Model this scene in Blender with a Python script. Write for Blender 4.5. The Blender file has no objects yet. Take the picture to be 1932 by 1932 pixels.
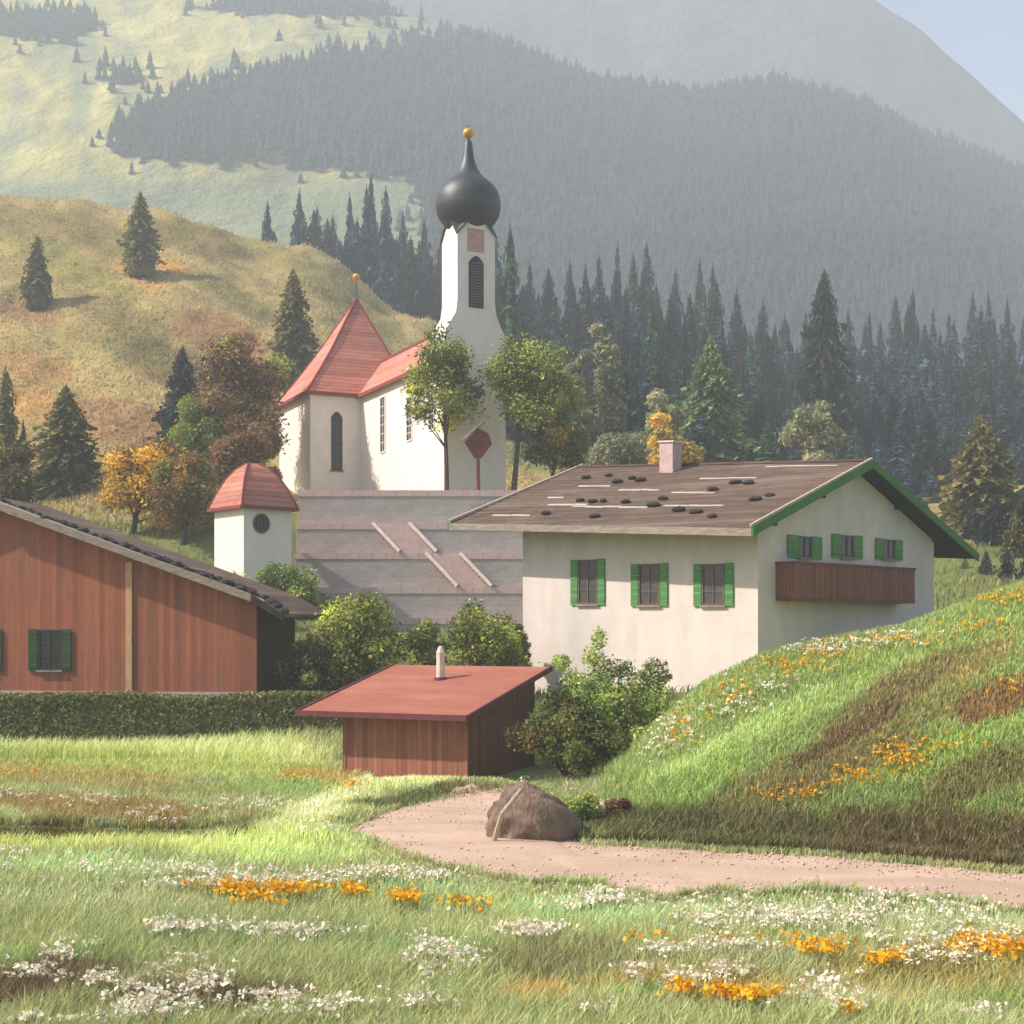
import bpy, math, random
import numpy as np
from mathutils import Vector

rnd = random.Random(7)
rng = np.random.default_rng(11)
COL = bpy.context.scene.collection
SC = bpy.context.scene
R = math.radians

# ---------------------------------------------------------------- camera, light, exposure
F = 2654.0          # focal length in units of the 1932-wide study frame
CH = 5.4            # camera height above the meadow
HV = 1180.0         # row of the horizon in that frame
cam_d = bpy.data.cameras.new("camera")
cam = bpy.data.objects.new("camera", cam_d)
COL.objects.link(cam)
cam.location = (0, 0, CH)
cam.rotation_euler = (R(90), 0, 0)
cam_d.sensor_width = 36
cam_d.lens = 36 * F / 1932
cam_d.shift_y = (HV - 966) / 1932
cam_d.clip_start = 0.5
cam_d.clip_end = 20000
SC.camera = cam

SUN_AZ = R(80)      # from the camera's back towards the left
SUN_EL = R(44)
sdir = Vector((-math.sin(SUN_AZ) * math.cos(SUN_EL), -math.cos(SUN_AZ) * math.cos(SUN_EL), math.sin(SUN_EL)))
W = bpy.data.worlds.new("World")
SC.world = W
W.use_nodes = True
nt = W.node_tree
nt.nodes.clear()
wo = nt.nodes.new("ShaderNodeOutputWorld")
bg = nt.nodes.new("ShaderNodeBackground")
sky = nt.nodes.new("ShaderNodeTexSky")
sky.sky_type = 'NISHITA'
sky.sun_disc = False
sky.sun_elevation = SUN_EL
sky.sun_rotation = math.atan2(sdir.x, sdir.y)
sky.dust_density = 2.0
sky.air_density = 1.0
bg.inputs['Strength'].default_value = 0.10
nt.links.new(sky.outputs[0], bg.inputs[0])
nt.links.new(bg.outputs[0], wo.inputs[0])
sl = bpy.data.lights.new("sun", 'SUN')
sl.energy = 5.0
sl.angle = R(0.8)
sl.color = (1.0, 0.915, 0.82)
so = bpy.data.objects.new("sun", sl)
COL.objects.link(so)
so.location = (-60, -20, 80)
so.rotation_euler = (-sdir).to_track_quat('-Z', 'Y').to_euler()
SC.view_settings.view_transform = 'Standard'
SC.view_settings.look = 'None'
SC.view_settings.gamma = 1
SC.view_settings.exposure = 0.88
try:
    SC.cycles.volume_bounces = 1
    SC.cycles.use_denoising = True
    SC.cycles.max_bounces = 6
except Exception:
    pass

# ---------------------------------------------------------------- helpers
def X(u, d): return (u - 966) / F * d
def Z(v, d): return CH + (HV - v) / F * d
def P(u, v, d): return Vector((X(u, d), d, Z(v, d)))

def s2l(c):
    return tuple(((x / 255) / 12.92 if x / 255 <= 0.04045 else ((x / 255 + 0.055) / 1.055) ** 2.4) for x in c)

def tag(o, label=None, cat=None, group=None, kind=None):
    if label: o['label'] = label
    if cat: o['category'] = cat
    if group: o['group'] = group
    if kind: o['kind'] = kind
    return o

def empty(name, loc=(0, 0, 0), rz=0, label=None, cat=None, group=None):
    o = bpy.data.objects.new(name, None)
    COL.objects.link(o)
    o.location = loc
    o.rotation_euler = (0, 0, rz)
    o.empty_display_size = 0.3
    return tag(o, label, cat, group)

def copy_tree(o, parent=None):
    c = o.copy()
    COL.objects.link(c)
    if parent is not None: c.parent = parent
    for ch in list(o.children):
        copy_tree(ch, c)
    return c

class MB:
    """collects faces; builds one mesh object"""
    def __init__(self):
        self.v = []; self.f = []; self.c = []
    def face(self, pts, col=None):
        n = len(self.v)
        self.v += [tuple(p) for p in pts]
        self.f.append(tuple(range(n, n + len(pts))))
        self.c.append(col)
    def hexa(self, p):
        """8 corners: 0-3 bottom loop, 4-7 top loop"""
        n = len(self.v)
        self.v += [tuple(q) for q in p]
        for f in ((3, 2, 1, 0), (4, 5, 6, 7), (0, 1, 5, 4), (1, 2, 6, 5), (2, 3, 7, 6), (3, 0, 4, 7)):
            self.f.append(tuple(n + i for i in f)); self.c.append(None)
        return self
    def box(self, x0, x1, y0, y1, z0, z1):
        return self.hexa([(x0, y0, z0), (x1, y0, z0), (x1, y1, z0), (x0, y1, z0),
                          (x0, y0, z1), (x1, y0, z1), (x1, y1, z1), (x0, y1, z1)])
    def prism(self, poly, y0, y1):
        """polygon in x,z extruded along y"""
        n = len(self.v); m = len(poly)
        self.v += [(x, y0, z) for x, z in poly] + [(x, y1, z) for x, z in poly]
        self.f.append(tuple(n + i for i in range(m)))
        self.f.append(tuple(n + m + i for i in reversed(range(m))))
        for i in range(m):
            j = (i + 1) % m
            self.f.append((n + i, n + m + i, n + m + j, n + j))
        self.c += [None] * (m + 2)
        return self
    def plate(self, pts, t):
        """a polygon given t thickness downwards"""
        m = len(pts); n = len(self.v)
        self.v += [tuple(p) for p in pts] + [(p[0], p[1], p[2] - t) for p in pts]
        self.f.append(tuple(n + i for i in range(m)))
        self.f.append(tuple(n + m + i for i in reversed(range(m))))
        for i in range(m):
            j = (i + 1) % m
            self.f.append((n + i, n + m + i, n + m + j, n + j))
        self.c += [None] * (m + 2)
        return self
    def bar(self, a, b, w, h=None, taper=1.0, sides=4):
        a = Vector(a); b = Vector(b); h = h or w
        d = (b - a).normalized()
        up = Vector((0, 0, 1)) if abs(d.z) < 0.9 else Vector((0, 1, 0))
        s = d.cross(up).normalized(); t = s.cross(d).normalized()
        n = len(self.v)
        for q, k in ((a, 1.0), (b, taper)):
            for i in range(sides):
                an = 2 * math.pi * (i + 0.5) / sides
                kk = 0.7071 if sides == 4 else 0.5
                self.v.append(tuple(q + s * math.cos(an) * w * kk * k + t * math.sin(an) * h * kk * k))
        self.f.append(tuple(n + i for i in range(sides)))
        self.f.append(tuple(n + sides + i for i in reversed(range(sides))))
        for i in range(sides):
            j = (i + 1) % sides
            self.f.append((n + i, n + sides + i, n + sides + j, n + j))
        self.c += [None] * (sides + 2)
        return self
    def lathe(self, prof, seg=16, cx=0, cy=0, phase=0.0):
        n = len(self.v)
        for r, z in prof:
            for i in range(seg):
                a = 2 * math.pi * i / seg + phase
                self.v.append((cx + r * math.cos(a), cy + r * math.sin(a), z))
        for k in range(len(prof) - 1):
            for i in range(seg):
                j = (i + 1) % seg
                self.f.append((n + k * seg + i, n + k * seg + j, n + (k + 1) * seg + j, n + (k + 1) * seg + i)); self.c.append(None)
        self.f.append(tuple(n + i for i in reversed(range(seg))))
        self.f.append(tuple(n + (len(prof) - 1) * seg + i for i in range(seg)))
        self.c += [None, None]
        return self
    def build(self, name, mat, parent=None, bevel=0.0, smooth=False, wob=0.0):
        me = bpy.data.meshes.new(name)
        me.from_pydata(self.v, [], self.f)
        if any(c is not None for c in self.c):
            at = me.color_attributes.new("Col", 'FLOAT_COLOR', 'CORNER')
            cc = []
            for f, c in zip(self.f, self.c):
                c = c or (0.5, 0.5, 0.5)
                cc += [c[0], c[1], c[2], 1.0] * len(f)
            at.data.foreach_set("color", cc)
        me.materials.append(mat)
        if smooth:
            for p in me.polygons: p.use_smooth = True
        o = bpy.data.objects.new(name, me)
        COL.objects.link(o)
        if parent is not None: o.parent = parent
        if bevel > 0:
            bm = o.modifiers.new("bevel", 'BEVEL'); bm.width = bevel; bm.segments = 2; bm.limit_method = 'ANGLE'
        return o

def np_mesh(name, verts, faces, mat, colors=None, parent=None, smooth=False, link=True):
    """verts Nx3, faces MxK (all the same K), colors per face Mx3 or per vertex Nx3"""
    me = bpy.data.meshes.new(name)
    verts = np.asarray(verts, dtype=np.float32); faces = np.asarray(faces, dtype=np.int32)
    M, K = faces.shape
    me.vertices.add(len(verts)); me.vertices.foreach_set("co", verts.ravel())
    me.loops.add(M * K); me.loops.foreach_set("vertex_index", faces.ravel())
    me.polygons.add(M)
    me.polygons.foreach_set("loop_start", np.arange(0, M * K, K, dtype=np.int32))
    me.update(calc_edges=True)
    if colors is not None:
        colors = np.asarray(colors, dtype=np.float32)
        if len(colors) == len(verts) and len(colors) != M:
            at = me.color_attributes.new("Col", 'FLOAT_COLOR', 'POINT')
            at.data.foreach_set("color", np.hstack([colors, np.ones((len(colors), 1), np.float32)]).ravel())
        else:
            at = me.color_attributes.new("Col", 'FLOAT_COLOR', 'CORNER')
            c4 = np.hstack([colors, np.ones((M, 1), np.float32)])
            at.data.foreach_set("color", np.repeat(c4, K, axis=0).ravel())
    if smooth: me.polygons.foreach_set("use_smooth", np.ones(M, dtype=bool))
    me.materials.append(mat)
    me.validate()
    if not link: return me
    o = bpy.data.objects.new(name, me)
    COL.objects.link(o)
    if parent is not None: o.parent = parent
    return o

# value noise in numpy
_tab = rng.random((64, 64))
def vnoise(x, y):
    xi = np.floor(x).astype(int); yi = np.floor(y).astype(int)
    fx = x - xi; fy = y - yi
    fx = fx * fx * (3 - 2 * fx); fy = fy * fy * (3 - 2 * fy)
    a = _tab[xi % 64, yi % 64]; b = _tab[(xi + 1) % 64, yi % 64]
    c = _tab[xi % 64, (yi + 1) % 64]; d = _tab[(xi + 1) % 64, (yi + 1) % 64]
    return (a * (1 - fx) + b * fx) * (1 - fy) + (c * (1 - fx) + d * fx) * fy
def fbm(x, y, o=4):
    s = 0; a = 0.5; t = 0
    for i in range(o):
        s = s + a * vnoise(x * 2 ** i + 17 * i, y * 2 ** i + 5 * i); t += a; a *= 0.55
    return s / t

# ---------------------------------------------------------------- materials
def mat(name, c1, c2=None, scale=3.0, rough=0.85, bump=0.0, bscale=None, stretch=(1, 1, 1), spec=0.25, detail=6, streak=None, lo=0.35, hi=0.65, c3=None):
    m = bpy.data.materials.new(name)
    m.use_nodes = True
    n = m.node_tree.nodes; l = m.node_tree.links
    b = n['Principled BSDF']
    b.inputs['Roughness'].default_value = rough
    b.inputs['Specular IOR Level'].default_value = spec
    c2 = c2 or tuple(x * 0.75 for x in c1)
    tc = n.new('ShaderNodeTexCoord'); mp = n.new('ShaderNodeMapping')
    mp.inputs['Scale'].default_value = stretch
    l.new(tc.outputs['Object'], mp.inputs[0])
    nz = n.new('ShaderNodeTexNoise'); nz.inputs['Scale'].default_value = scale; nz.inputs['Detail'].default_value = detail
    nz.inputs['Roughness'].default_value = 0.62
    l.new(mp.outputs[0], nz.inputs[0])
    cr = n.new('ShaderNodeValToRGB')
    cr.color_ramp.elements[0].position = lo; cr.color_ramp.elements[0].color = (*c2, 1)
    cr.color_ramp.elements[1].position = hi; cr.color_ramp.elements[1].color = (*c1, 1)
    l.new(nz.outputs['Fac'], cr.inputs[0])
    last = cr.outputs[0]
    if c3:   # larger stains
        n2 = n.new('ShaderNodeTexNoise'); n2.inputs['Scale'].default_value = scale * 0.23; n2.inputs['Detail'].default_value = 5
        l.new(mp.outputs[0], n2.inputs[0])
        r2 = n.new('ShaderNodeMapRange'); r2.inputs[1].default_value = 0.5; r2.inputs[2].default_value = 0.72; r2.inputs[4].default_value = 0.75
        l.new(n2.outputs['Fac'], r2.inputs[0])
        mx = n.new('ShaderNodeMix'); mx.data_type = 'RGBA'
        l.new(r2.outputs[0], mx.inputs['Factor']); l.new(last, mx.inputs['A']); mx.inputs['B'].default_value = (*c3, 1)
        last = mx.outputs['Result']
    l.new(last, b.inputs['Base Color'])
    if bump > 0:
        nb = n.new('ShaderNodeTexNoise'); nb.inputs['Scale'].default_value = bscale or scale * 4; nb.inputs['Detail'].default_value = 5
        l.new(mp.outputs[0], nb.inputs[0])
        bp = n.new('ShaderNodeBump'); bp.inputs['Strength'].default_value = bump; bp.inputs['Distance'].default_value = 0.05
        l.new(nb.outputs['Fac'], bp.inputs['Height']); l.new(bp.outputs[0], b.inputs['Normal'])
    return m

def boards(name, c1, c2, pitch=0.2, axis='X', rough=0.85, gap=0.06, gapcol=None, cross=0.0, c3=None):
    """boards, tiles or shingles: rows of pitch metres with a dark joint, tone changing from one to the next"""
    m = mat(name, c1, c2, scale=1.6, rough=rough, bump=0.25, bscale=9, stretch={'X': (4, 4, 0.5), 'Z': (0.7, 0.7, 4), 'Y': (0.6, 3, 3)}[axis], c3=c3)
    n = m.node_tree.nodes; l = m.node_tree.links; b = n['Principled BSDF']
    tc = n['Texture Coordinate'] if 'Texture Coordinate' in n else n.new('ShaderNodeTexCoord')
    sp = n.new('ShaderNodeSeparateXYZ'); l.new(tc.outputs['Object'], sp.inputs[0])
    dv = n.new('ShaderNodeMath'); dv.operation = 'DIVIDE'; dv.inputs[1].default_value = pitch
    l.new(sp.outputs[{'X': 0, 'Y': 1, 'Z': 2}[axis]], dv.inputs[0])
    fr = n.new('ShaderNodeMath'); fr.operation = 'FRACT'; l.new(dv.outputs[0], fr.inputs[0])
    fl = n.new('ShaderNodeMath'); fl.operation = 'FLOOR'; l.new(dv.outputs[0], fl.inputs[0])
    wn = n.new('ShaderNodeTexWhiteNoise'); wn.noise_dimensions = '1D'; l.new(fl.outputs[0], wn.inputs['W'])
    mr = n.new('ShaderNodeMapRange'); mr.inputs[3].default_value = 0.74; mr.inputs[4].default_value = 1.12
    l.new(wn.outputs['Value'], mr.inputs[0])
    lt = n.new('ShaderNodeMath'); lt.operation = 'GREATER_THAN'; lt.inputs[1].default_value = gap; l.new(fr.outputs[0], lt.inputs[0])
    g = n.new('ShaderNodeMapRange'); g.inputs[3].default_value = 0.45; l.new(lt.outputs[0], g.inputs[0])
    ml = n.new('ShaderNodeMath'); ml.operation = 'MULTIPLY'; l.new(mr.outputs[0], ml.inputs[0]); l.new(g.outputs[0], ml.inputs[1])
    src = b.inputs['Base Color'].links[0].from_socket
    vm = n.new('ShaderNodeVectorMath'); vm.operation = 'SCALE'
    l.new(src, vm.inputs[0]); l.new(ml.outputs[0], vm.inputs['Scale'])
    l.new(vm.outputs[0], b.inputs['Base Color'])
    return m

def leafmat(name, tint=(1, 1, 1), trans=0.25, rand=0.15):
    m = bpy.data.materials.new(name); m.use_nodes = True
    n = m.node_tree.nodes; l = m.node_tree.links; n.remove(n['Principled BSDF'])
    out = n['Material Output']
    at = n.new('ShaderNodeVertexColor'); at.layer_name = "Col"
    oi = n.new('ShaderNodeObjectInfo')
    mr = n.new('ShaderNodeMapRange'); mr.inputs[3].default_value = 1 - rand; mr.inputs[4].default_value = 1 + rand
    l.new(oi.outputs['Random'], mr.inputs[0])
    sc = n.new('ShaderNodeVectorMath'); sc.operation = 'SCALE'; l.new(at.outputs[0], sc.inputs[0]); l.new(mr.outputs[0], sc.inputs['Scale'])
    tn = n.new('ShaderNodeVectorMath'); tn.operation = 'MULTIPLY'; tn.inputs[1].default_value = tint; l.new(sc.outputs[0], tn.inputs[0])
    d = n.new('ShaderNodeBsdfDiffuse'); l.new(tn.outputs[0], d.inputs[0])
    t = n.new('ShaderNodeBsdfTranslucent'); l.new(tn.outputs[0], t.inputs[0])
    mx = n.new('ShaderNodeMixShader'); mx.inputs[0].default_value = trans
    l.new(d.outputs[0], mx.inputs[1]); l.new(t.outputs[0], mx.inputs[2]); l.new(mx.outputs[0], out.inputs[0])
    return m

def groundmat(name, amp=0.3, scale=1.5, bump=0.4):
    m = bpy.data.materials.new(name); m.use_nodes = True
    n = m.node_tree.nodes; l = m.node_tree.links; b = n['Principled BSDF']
    b.inputs['Roughness'].default_value = 1.0; b.inputs['Specular IOR Level'].default_value = 0.05
    at = n.new('ShaderNodeVertexColor'); at.layer_name = "Col"
    tc = n.new('ShaderNodeTexCoord')
    nz = n.new('ShaderNodeTexNoise'); nz.inputs['Scale'].default_value = scale; nz.inputs['Detail'].default_value = 9; nz.inputs['Roughness'].default_value = 0.7
    l.new(tc.outputs['Object'], nz.inputs[0])
    mr = n.new('ShaderNodeMapRange'); mr.inputs[1].default_value = 0.3; mr.inputs[2].default_value = 0.7
    mr.inputs[3].default_value = 1 - amp; mr.inputs[4].default_value = 1 + amp
    l.new(nz.outputs['Fac'], mr.inputs[0])
    sc = n.new('ShaderNodeVectorMath'); sc.operation = 'SCALE'; l.new(at.outputs[0], sc.inputs[0]); l.new(mr.outputs[0], sc.inputs['Scale'])
    l.new(sc.outputs[0], b.inputs['Base Color'])
    bp = n.new('ShaderNodeBump'); bp.inputs['Strength'].default_value = bump; bp.inputs['Distance'].default_value = 0.6 / scale
    l.new(nz.outputs['Fac'], bp.inputs['Height']); l.new(bp.outputs[0], b.inputs['Normal'])
    return m

M = {}
M['plaster'] = mat('plaster', (0.86, 0.77, 0.68), (0.80, 0.71, 0.62), scale=1.4, bump=0.25, bscale=14, c3=(0.72, 0.63, 0.54), stretch=(1, 1, 0.6))
M['plaster_house'] = mat('plaster_house', (0.70, 0.60, 0.54), (0.61, 0.52, 0.47), scale=1.1, bump=0.25, bscale=12, c3=(0.50, 0.46, 0.41), stretch=(1, 1, 0.5))
M['tile_red'] = boards('tile_red', (0.58, 0.225, 0.165), (0.48, 0.165, 0.115), pitch=0.34, axis='Z', gap=0.10, c3=(0.60, 0.30, 0.24))
M['ridge_red'] = mat('ridge_red', (0.27, 0.06, 0.05), (0.20, 0.045, 0.04), scale=4, bump=0.3)
M['roof_shed'] = mat('roof_shed', (0.36, 0.125, 0.08), (0.29, 0.095, 0.065), scale=2.2, bump=0.35, bscale=11, c3=(0.40, 0.17, 0.11), stretch=(.5, 1.5, 1))
M['roof_edge'] = mat('roof_edge', (0.16, 0.045, 0.05), (0.11, 0.035, 0.04), scale=4, bump=0.2)
M['shingle'] = boards('shingle', (0.155, 0.10, 0.072), (0.105, 0.066, 0.048), pitch=0.16, axis='Z', gap=0.12, c3=(0.21, 0.155, 0.115))
M['weathered'] = mat('weathered', (0.36, 0.29, 0.23), (0.2, 0.16, 0.13), scale=3, stretch=(0.6, 4, 4), bump=0.3)
M['pale_lath'] = mat('pale_lath', (0.52, 0.44, 0.33), (0.38, 0.31, 0.23), scale=4, bump=0.2)
M['white_streak'] = mat('white_streak', (0.55, 0.48, 0.42), (0.36, 0.30, 0.26), scale=3, stretch=(0.3, 2, 2), bump=0.2)
M['green_trim'] = mat('green_trim', (0.07, 0.20, 0.045), (0.05, 0.14, 0.04), scale=5, bump=0.2, c3=(0.11, 0.22, 0.08))
M['shutter'] = boards('shutter', (0.13, 0.34, 0.10), (0.10, 0.27, 0.08), pitch=0.11, axis='Z', gap=0.25)
M['shutter_dark'] = boards('shutter_dark', (0.05, 0.10, 0.03), (0.035, 0.075, 0.025), pitch=0.14, axis='Z', gap=0.25)
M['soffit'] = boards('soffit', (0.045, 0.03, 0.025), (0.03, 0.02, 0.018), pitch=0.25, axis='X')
M['barn_wood'] = boards('barn_wood', (0.40, 0.13, 0.068), (0.31, 0.10, 0.054), pitch=0.26, axis='X', gap=0.03, c3=(0.24, 0.11, 0.07))
M['barn_wood_shaded'] = boards('barn_wood_shaded', (0.10, 0.04, 0.03), (0.06, 0.028, 0.024), pitch=0.26, axis='Y', gap=0.07)  # barn boards darkened: shade of the side walls put into the colour
M['shed_wood'] = boards('shed_wood', (0.38, 0.145, 0.085), (0.28, 0.105, 0.065), pitch=0.2, axis='X', gap=0.08, c3=(0.33, 0.15, 0.10))
M['balcony_wood'] = boards('balcony_wood', (0.22, 0.085, 0.055), (0.15, 0.06, 0.04), pitch=0.15, axis='X', gap=0.1)
M['chimney_plaster'] = mat('chimney_plaster', (0.62, 0.47, 0.42), (0.42, 0.26, 0.26), scale=5, bump=0.3, stretch=(3, 3, 0.6))
M['chimney_white'] = mat('chimney_white', (0.72, 0.66, 0.55), (0.52, 0.45, 0.36), scale=5, bump=0.2, stretch=(3, 3, 0.7))
M['glass'] = mat('glass', (0.022, 0.022, 0.028), (0.014, 0.014, 0.018), scale=2, rough=0.12, spec=0.6)
M['pane_brown'] = mat('pane_brown', (0.10, 0.08, 0.07), (0.05, 0.042, 0.04), scale=2.5, rough=0.3, spec=0.5)
M['louvre'] = mat('louvre', (0.035, 0.04, 0.055), (0.02, 0.024, 0.035), scale=4, rough=0.6)
M['frame'] = mat('frame', (0.16, 0.13, 0.11), (0.11, 0.09, 0.08), scale=5)
M['slate'] = boards('slate', (0.030, 0.034, 0.045), (0.018, 0.02, 0.028), pitch=0.3, axis='Z', rough=0.5, gap=0.12, c3=(0.07, 0.06, 0.06))
M['slate'].node_tree.nodes['Principled BSDF'].inputs['Specular IOR Level'].default_value = 0.7
M['gold'] = mat('gold', (0.85, 0.42, 0.05), (0.7, 0.33, 0.04), scale=3, rough=0.35)
M['gold'].node_tree.nodes['Principled BSDF'].inputs['Metallic'].default_value = 0.35
M['iron'] = mat('iron', (0.04, 0.04, 0.045), (0.03, 0.03, 0.03), scale=4, rough=0.5)
M['clock'] = mat('clock', (0.58, 0.36, 0.28), (0.50, 0.27, 0.2), scale=3)
M['wallstone'] = mat('wallstone', (0.50, 0.44, 0.395), (0.42, 0.37, 0.335), scale=1.2, bump=0.5, bscale=6, c3=(0.36, 0.31, 0.26), stretch=(1, 1, 1.6))
def ashlar(m):
    n = m.node_tree.nodes; l = m.node_tree.links; b = n['Principled BSDF']
    sp = n.new('ShaderNodeSeparateXYZ'); cb = n.new('ShaderNodeCombineXYZ'); l.new(n['Texture Coordinate'].outputs['Object'], sp.inputs[0])
    l.new(sp.outputs[0], cb.inputs[0]); l.new(sp.outputs[2], cb.inputs[1])
    br = n.new('ShaderNodeTexBrick'); br.inputs['Scale'].default_value = 1.0; br.inputs['Brick Width'].default_value = .75; br.inputs['Row Height'].default_value = .34
    br.inputs['Mortar Size'].default_value = .018; br.inputs['Color1'].default_value = (1, 1, 1, 1); br.inputs['Color2'].default_value = (.93, .92, .93, 1); br.inputs['Mortar'].default_value = (.86, .84, .83, 1)
    l.new(cb.outputs[0], br.inputs[0])
    vm = n.new('ShaderNodeVectorMath'); vm.operation = 'MULTIPLY'; l.new(b.inputs['Base Color'].links[0].from_socket, vm.inputs[0]); l.new(br.outputs[0], vm.inputs[1])
    l.new(vm.outputs[0], b.inputs['Base Color'])
ashlar(M['wallstone'])
M['coping'] = mat('coping', (0.66, 0.47, 0.42), (0.56, 0.40, 0.37), scale=2, bump=0.3)
M['stair_curb'] = mat('stair_curb', (0.75, 0.62, 0.53), (0.6, 0.48, 0.42), scale=3, bump=0.2)
M['shrine_wood'] = mat('shrine_wood', (0.26, 0.06, 0.03), (0.18, 0.045, 0.025), scale=5, bump=0.3, stretch=(3, 3, 0.6))
M['bark'] = mat('bark', (0.09, 0.06, 0.045), (0.05, 0.033, 0.025), scale=5, bump=0.6, stretch=(3, 3, 0.6))
M['bark_pale'] = mat('bark_pale', (0.17, 0.10, 0.065), (0.045, 0.025, 0.02), scale=4, bump=0.5, stretch=(3, 3, 0.5), lo=0.42, hi=0.58)
M['stone_dark'] = mat('stone_dark', (0.045, 0.04, 0.038), (0.025, 0.022, 0.02), scale=5, bump=0.4)
M['boulder'] = mat('boulder', (0.27, 0.18, 0.135), (0.12, 0.08, 0.06), scale=2.6, bump=1.0, bscale=9, c3=(0.20, 0.17, 0.10), stretch=(1.6, 1.6, .6))
M['peeled'] = mat('peeled', (0.48, 0.42, 0.27), (0.3, 0.26, 0.17), scale=4, bump=0.3, stretch=(3, 3, 1))
M['road'] = mat('road', (0.56, 0.40, 0.30), (0.45, 0.315, 0.235), scale=0.55, bump=0.5, bscale=14, c3=(0.40, 0.28, 0.21), stretch=(0.5, 1.6, 1), rough=1.0, spec=0.05)
M['leaf'] = leafmat('leaf', tint=(1.06, .96, .86), trans=0.35)
M['needle'] = leafmat('needle', trans=0.25, rand=0.22)
M['grass'] = leafmat('grass', trans=0.3, rand=0)
M['petal'] = leafmat('petal', trans=0.25, rand=0)
M['ground'] = groundmat('ground_soil', 0.28, 1.6)
M['far'] = groundmat('far_slope', 0.25, 0.012, 0.5)

# ---------------------------------------------------------------- terrain
TU = np.array([-1500, -600, 0, 300, 560, 760, 980, 1200, 1500, 1932, 2500, 3400.])
TY = np.array([-60, 52, 56, 61, 64, 72, 82, 92, 99.8, 101.5, 120, 160, 200, 250, 300, 400, 700.])
TZ = np.array([
 [0]*12, [0]*12,
 [0, 0, 0, 0, 0, 0, 0.2, 0.8, 1.5, 3, 3, 3],
 [0, 0, 0, 0, 0.5, 0.8, 1.0, 1.8, 2.5, 4.5, 5, 5],
 [2.0, 2.0, 2.1, 2.1, 1.9, 1.5, 1.5, 2.2, 2.6, 5.0, 6, 6],
 [2.6, 2.6, 2.6, 2.6, 2.4, 2.0, 2.0, 2.6, 3.2, 5.8, 7, 7],
 [4, 4, 4, 4, 3.6, 3.0, 3.0, 3.5, 4.5, 7, 8, 8],
 [7, 7, 7.5, 8, 6, 4.4, 4.4, 5, 6.5, 8.5, 9, 9],
 [9.5, 9.5, 10, 10.5, 9, 5, 5, 9, 9, 10.5, 11, 11],
 [10, 10, 11, 11.5, 13.5, 15, 15, 13, 10.5, 11, 11.5, 12],
 [14, 14, 16, 17, 16, 15, 15, 15.5, 15, 14, 14, 14],
 [29, 29, 30, 31, 31, 27, 24, 21, 20, 18, 18, 18],
 [54, 54, 52, 51, 47, 40, 34, 27, 25, 22, 22, 22],
 [84, 84, 81, 78.5, 72.5, 61, 50, 42, 37, 33, 32, 32],
 [76, 76, 72, 69, 66, 59, 52, 46, 42, 38, 36, 36],
 [40, 40, 40, 40, 40, 40, 40, 40, 38, 36, 36, 36],
 [34]*12], dtype=float)

KU = np.array([1060, 1120, 1180, 1230, 1330, 1440, 1580, 1700, 1830, 1932, 2100, 2600, 3400.])
KV = np.array([1492, 1478, 1432, 1372, 1292, 1238, 1205, 1185, 1135, 1103, 1060, 1000, 980.])
KY0 = np.array([41.0, 37.0, 35.5, 35.2, 34.8, 34.3, 33.6, 33.0, 32.2, 31.4, 30, 28, 27.])
def sm(t):
    t = np.clip(t, 0, 1); return t * t * (3 - 2 * t)
def U(x, y): return 966 + F * x / np.maximum(y, 22.0)

def H(x, y):
    x = np.asarray(x, float); y = np.asarray(y, float)
    u = U(x, y)
    iu = np.clip(np.searchsorted(TU, u) - 1, 0, len(TU) - 2); iy = np.clip(np.searchsorted(TY, y) - 1, 0, len(TY) - 2)
    fu = sm((u - TU[iu]) / (TU[iu + 1] - TU[iu])); fy = np.clip((y - TY[iy]) / (TY[iy + 1] - TY[iy]), 0, 1)
    z = (TZ[iy, iu] * (1 - fu) + TZ[iy, iu + 1] * fu) * (1 - fy) + (TZ[iy + 1, iu] * (1 - fu) + TZ[iy + 1, iu + 1] * fu) * fy
    # knoll right of the road, crest about 46 m off
    uk = 966 + F * x / np.maximum(y, 30.0)
    yc = 46.5
    crest = CH + (HV - np.interp(uk, KU, KV)) / F * yc
    crest = np.where(uk < 1120, crest * sm((uk - 1060) / 60), crest)
    y0 = np.interp(uk, KU, KY0)
    t = (y - y0) / (yc - y0)
    k = np.where(y < yc, crest * np.sin(np.clip(t, 0, 1) * math.pi / 2) ** 1.15, crest - (y - yc) * 0.22)
    k = np.where(uk < 1060, 0, np.maximum(k, 0))
    z = np.maximum(z, k)
    # verge between road bend and shed, and the ditch on the left
    vb = 0.32 * np.exp(-((y - 45.5) / 1.6) ** 2) * sm((uk - 620) / 90) * sm((1010 - uk) / 80)
    dt = -0.8 * np.exp(-((y - 36.8 - 0.012 * (u - 200) / 10) / 1.15) ** 2) * sm((470 - u) / 120)
    z = z + vb + dt
    rough = np.where(y > 105, (fbm(x / 14, y / 14) - 0.5) * np.clip((y - 105) / 60, 0, 1) * 7, 0)
    fine = (fbm(x / 3.1 + 9, y / 3.1) - 0.5) * 0.22
    return z + rough + fine * np.where((y > 98) & (y < 112), 0, 1)

def Hs(x, y): return float(H(np.array([x]), np.array([y]))[0])

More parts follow.
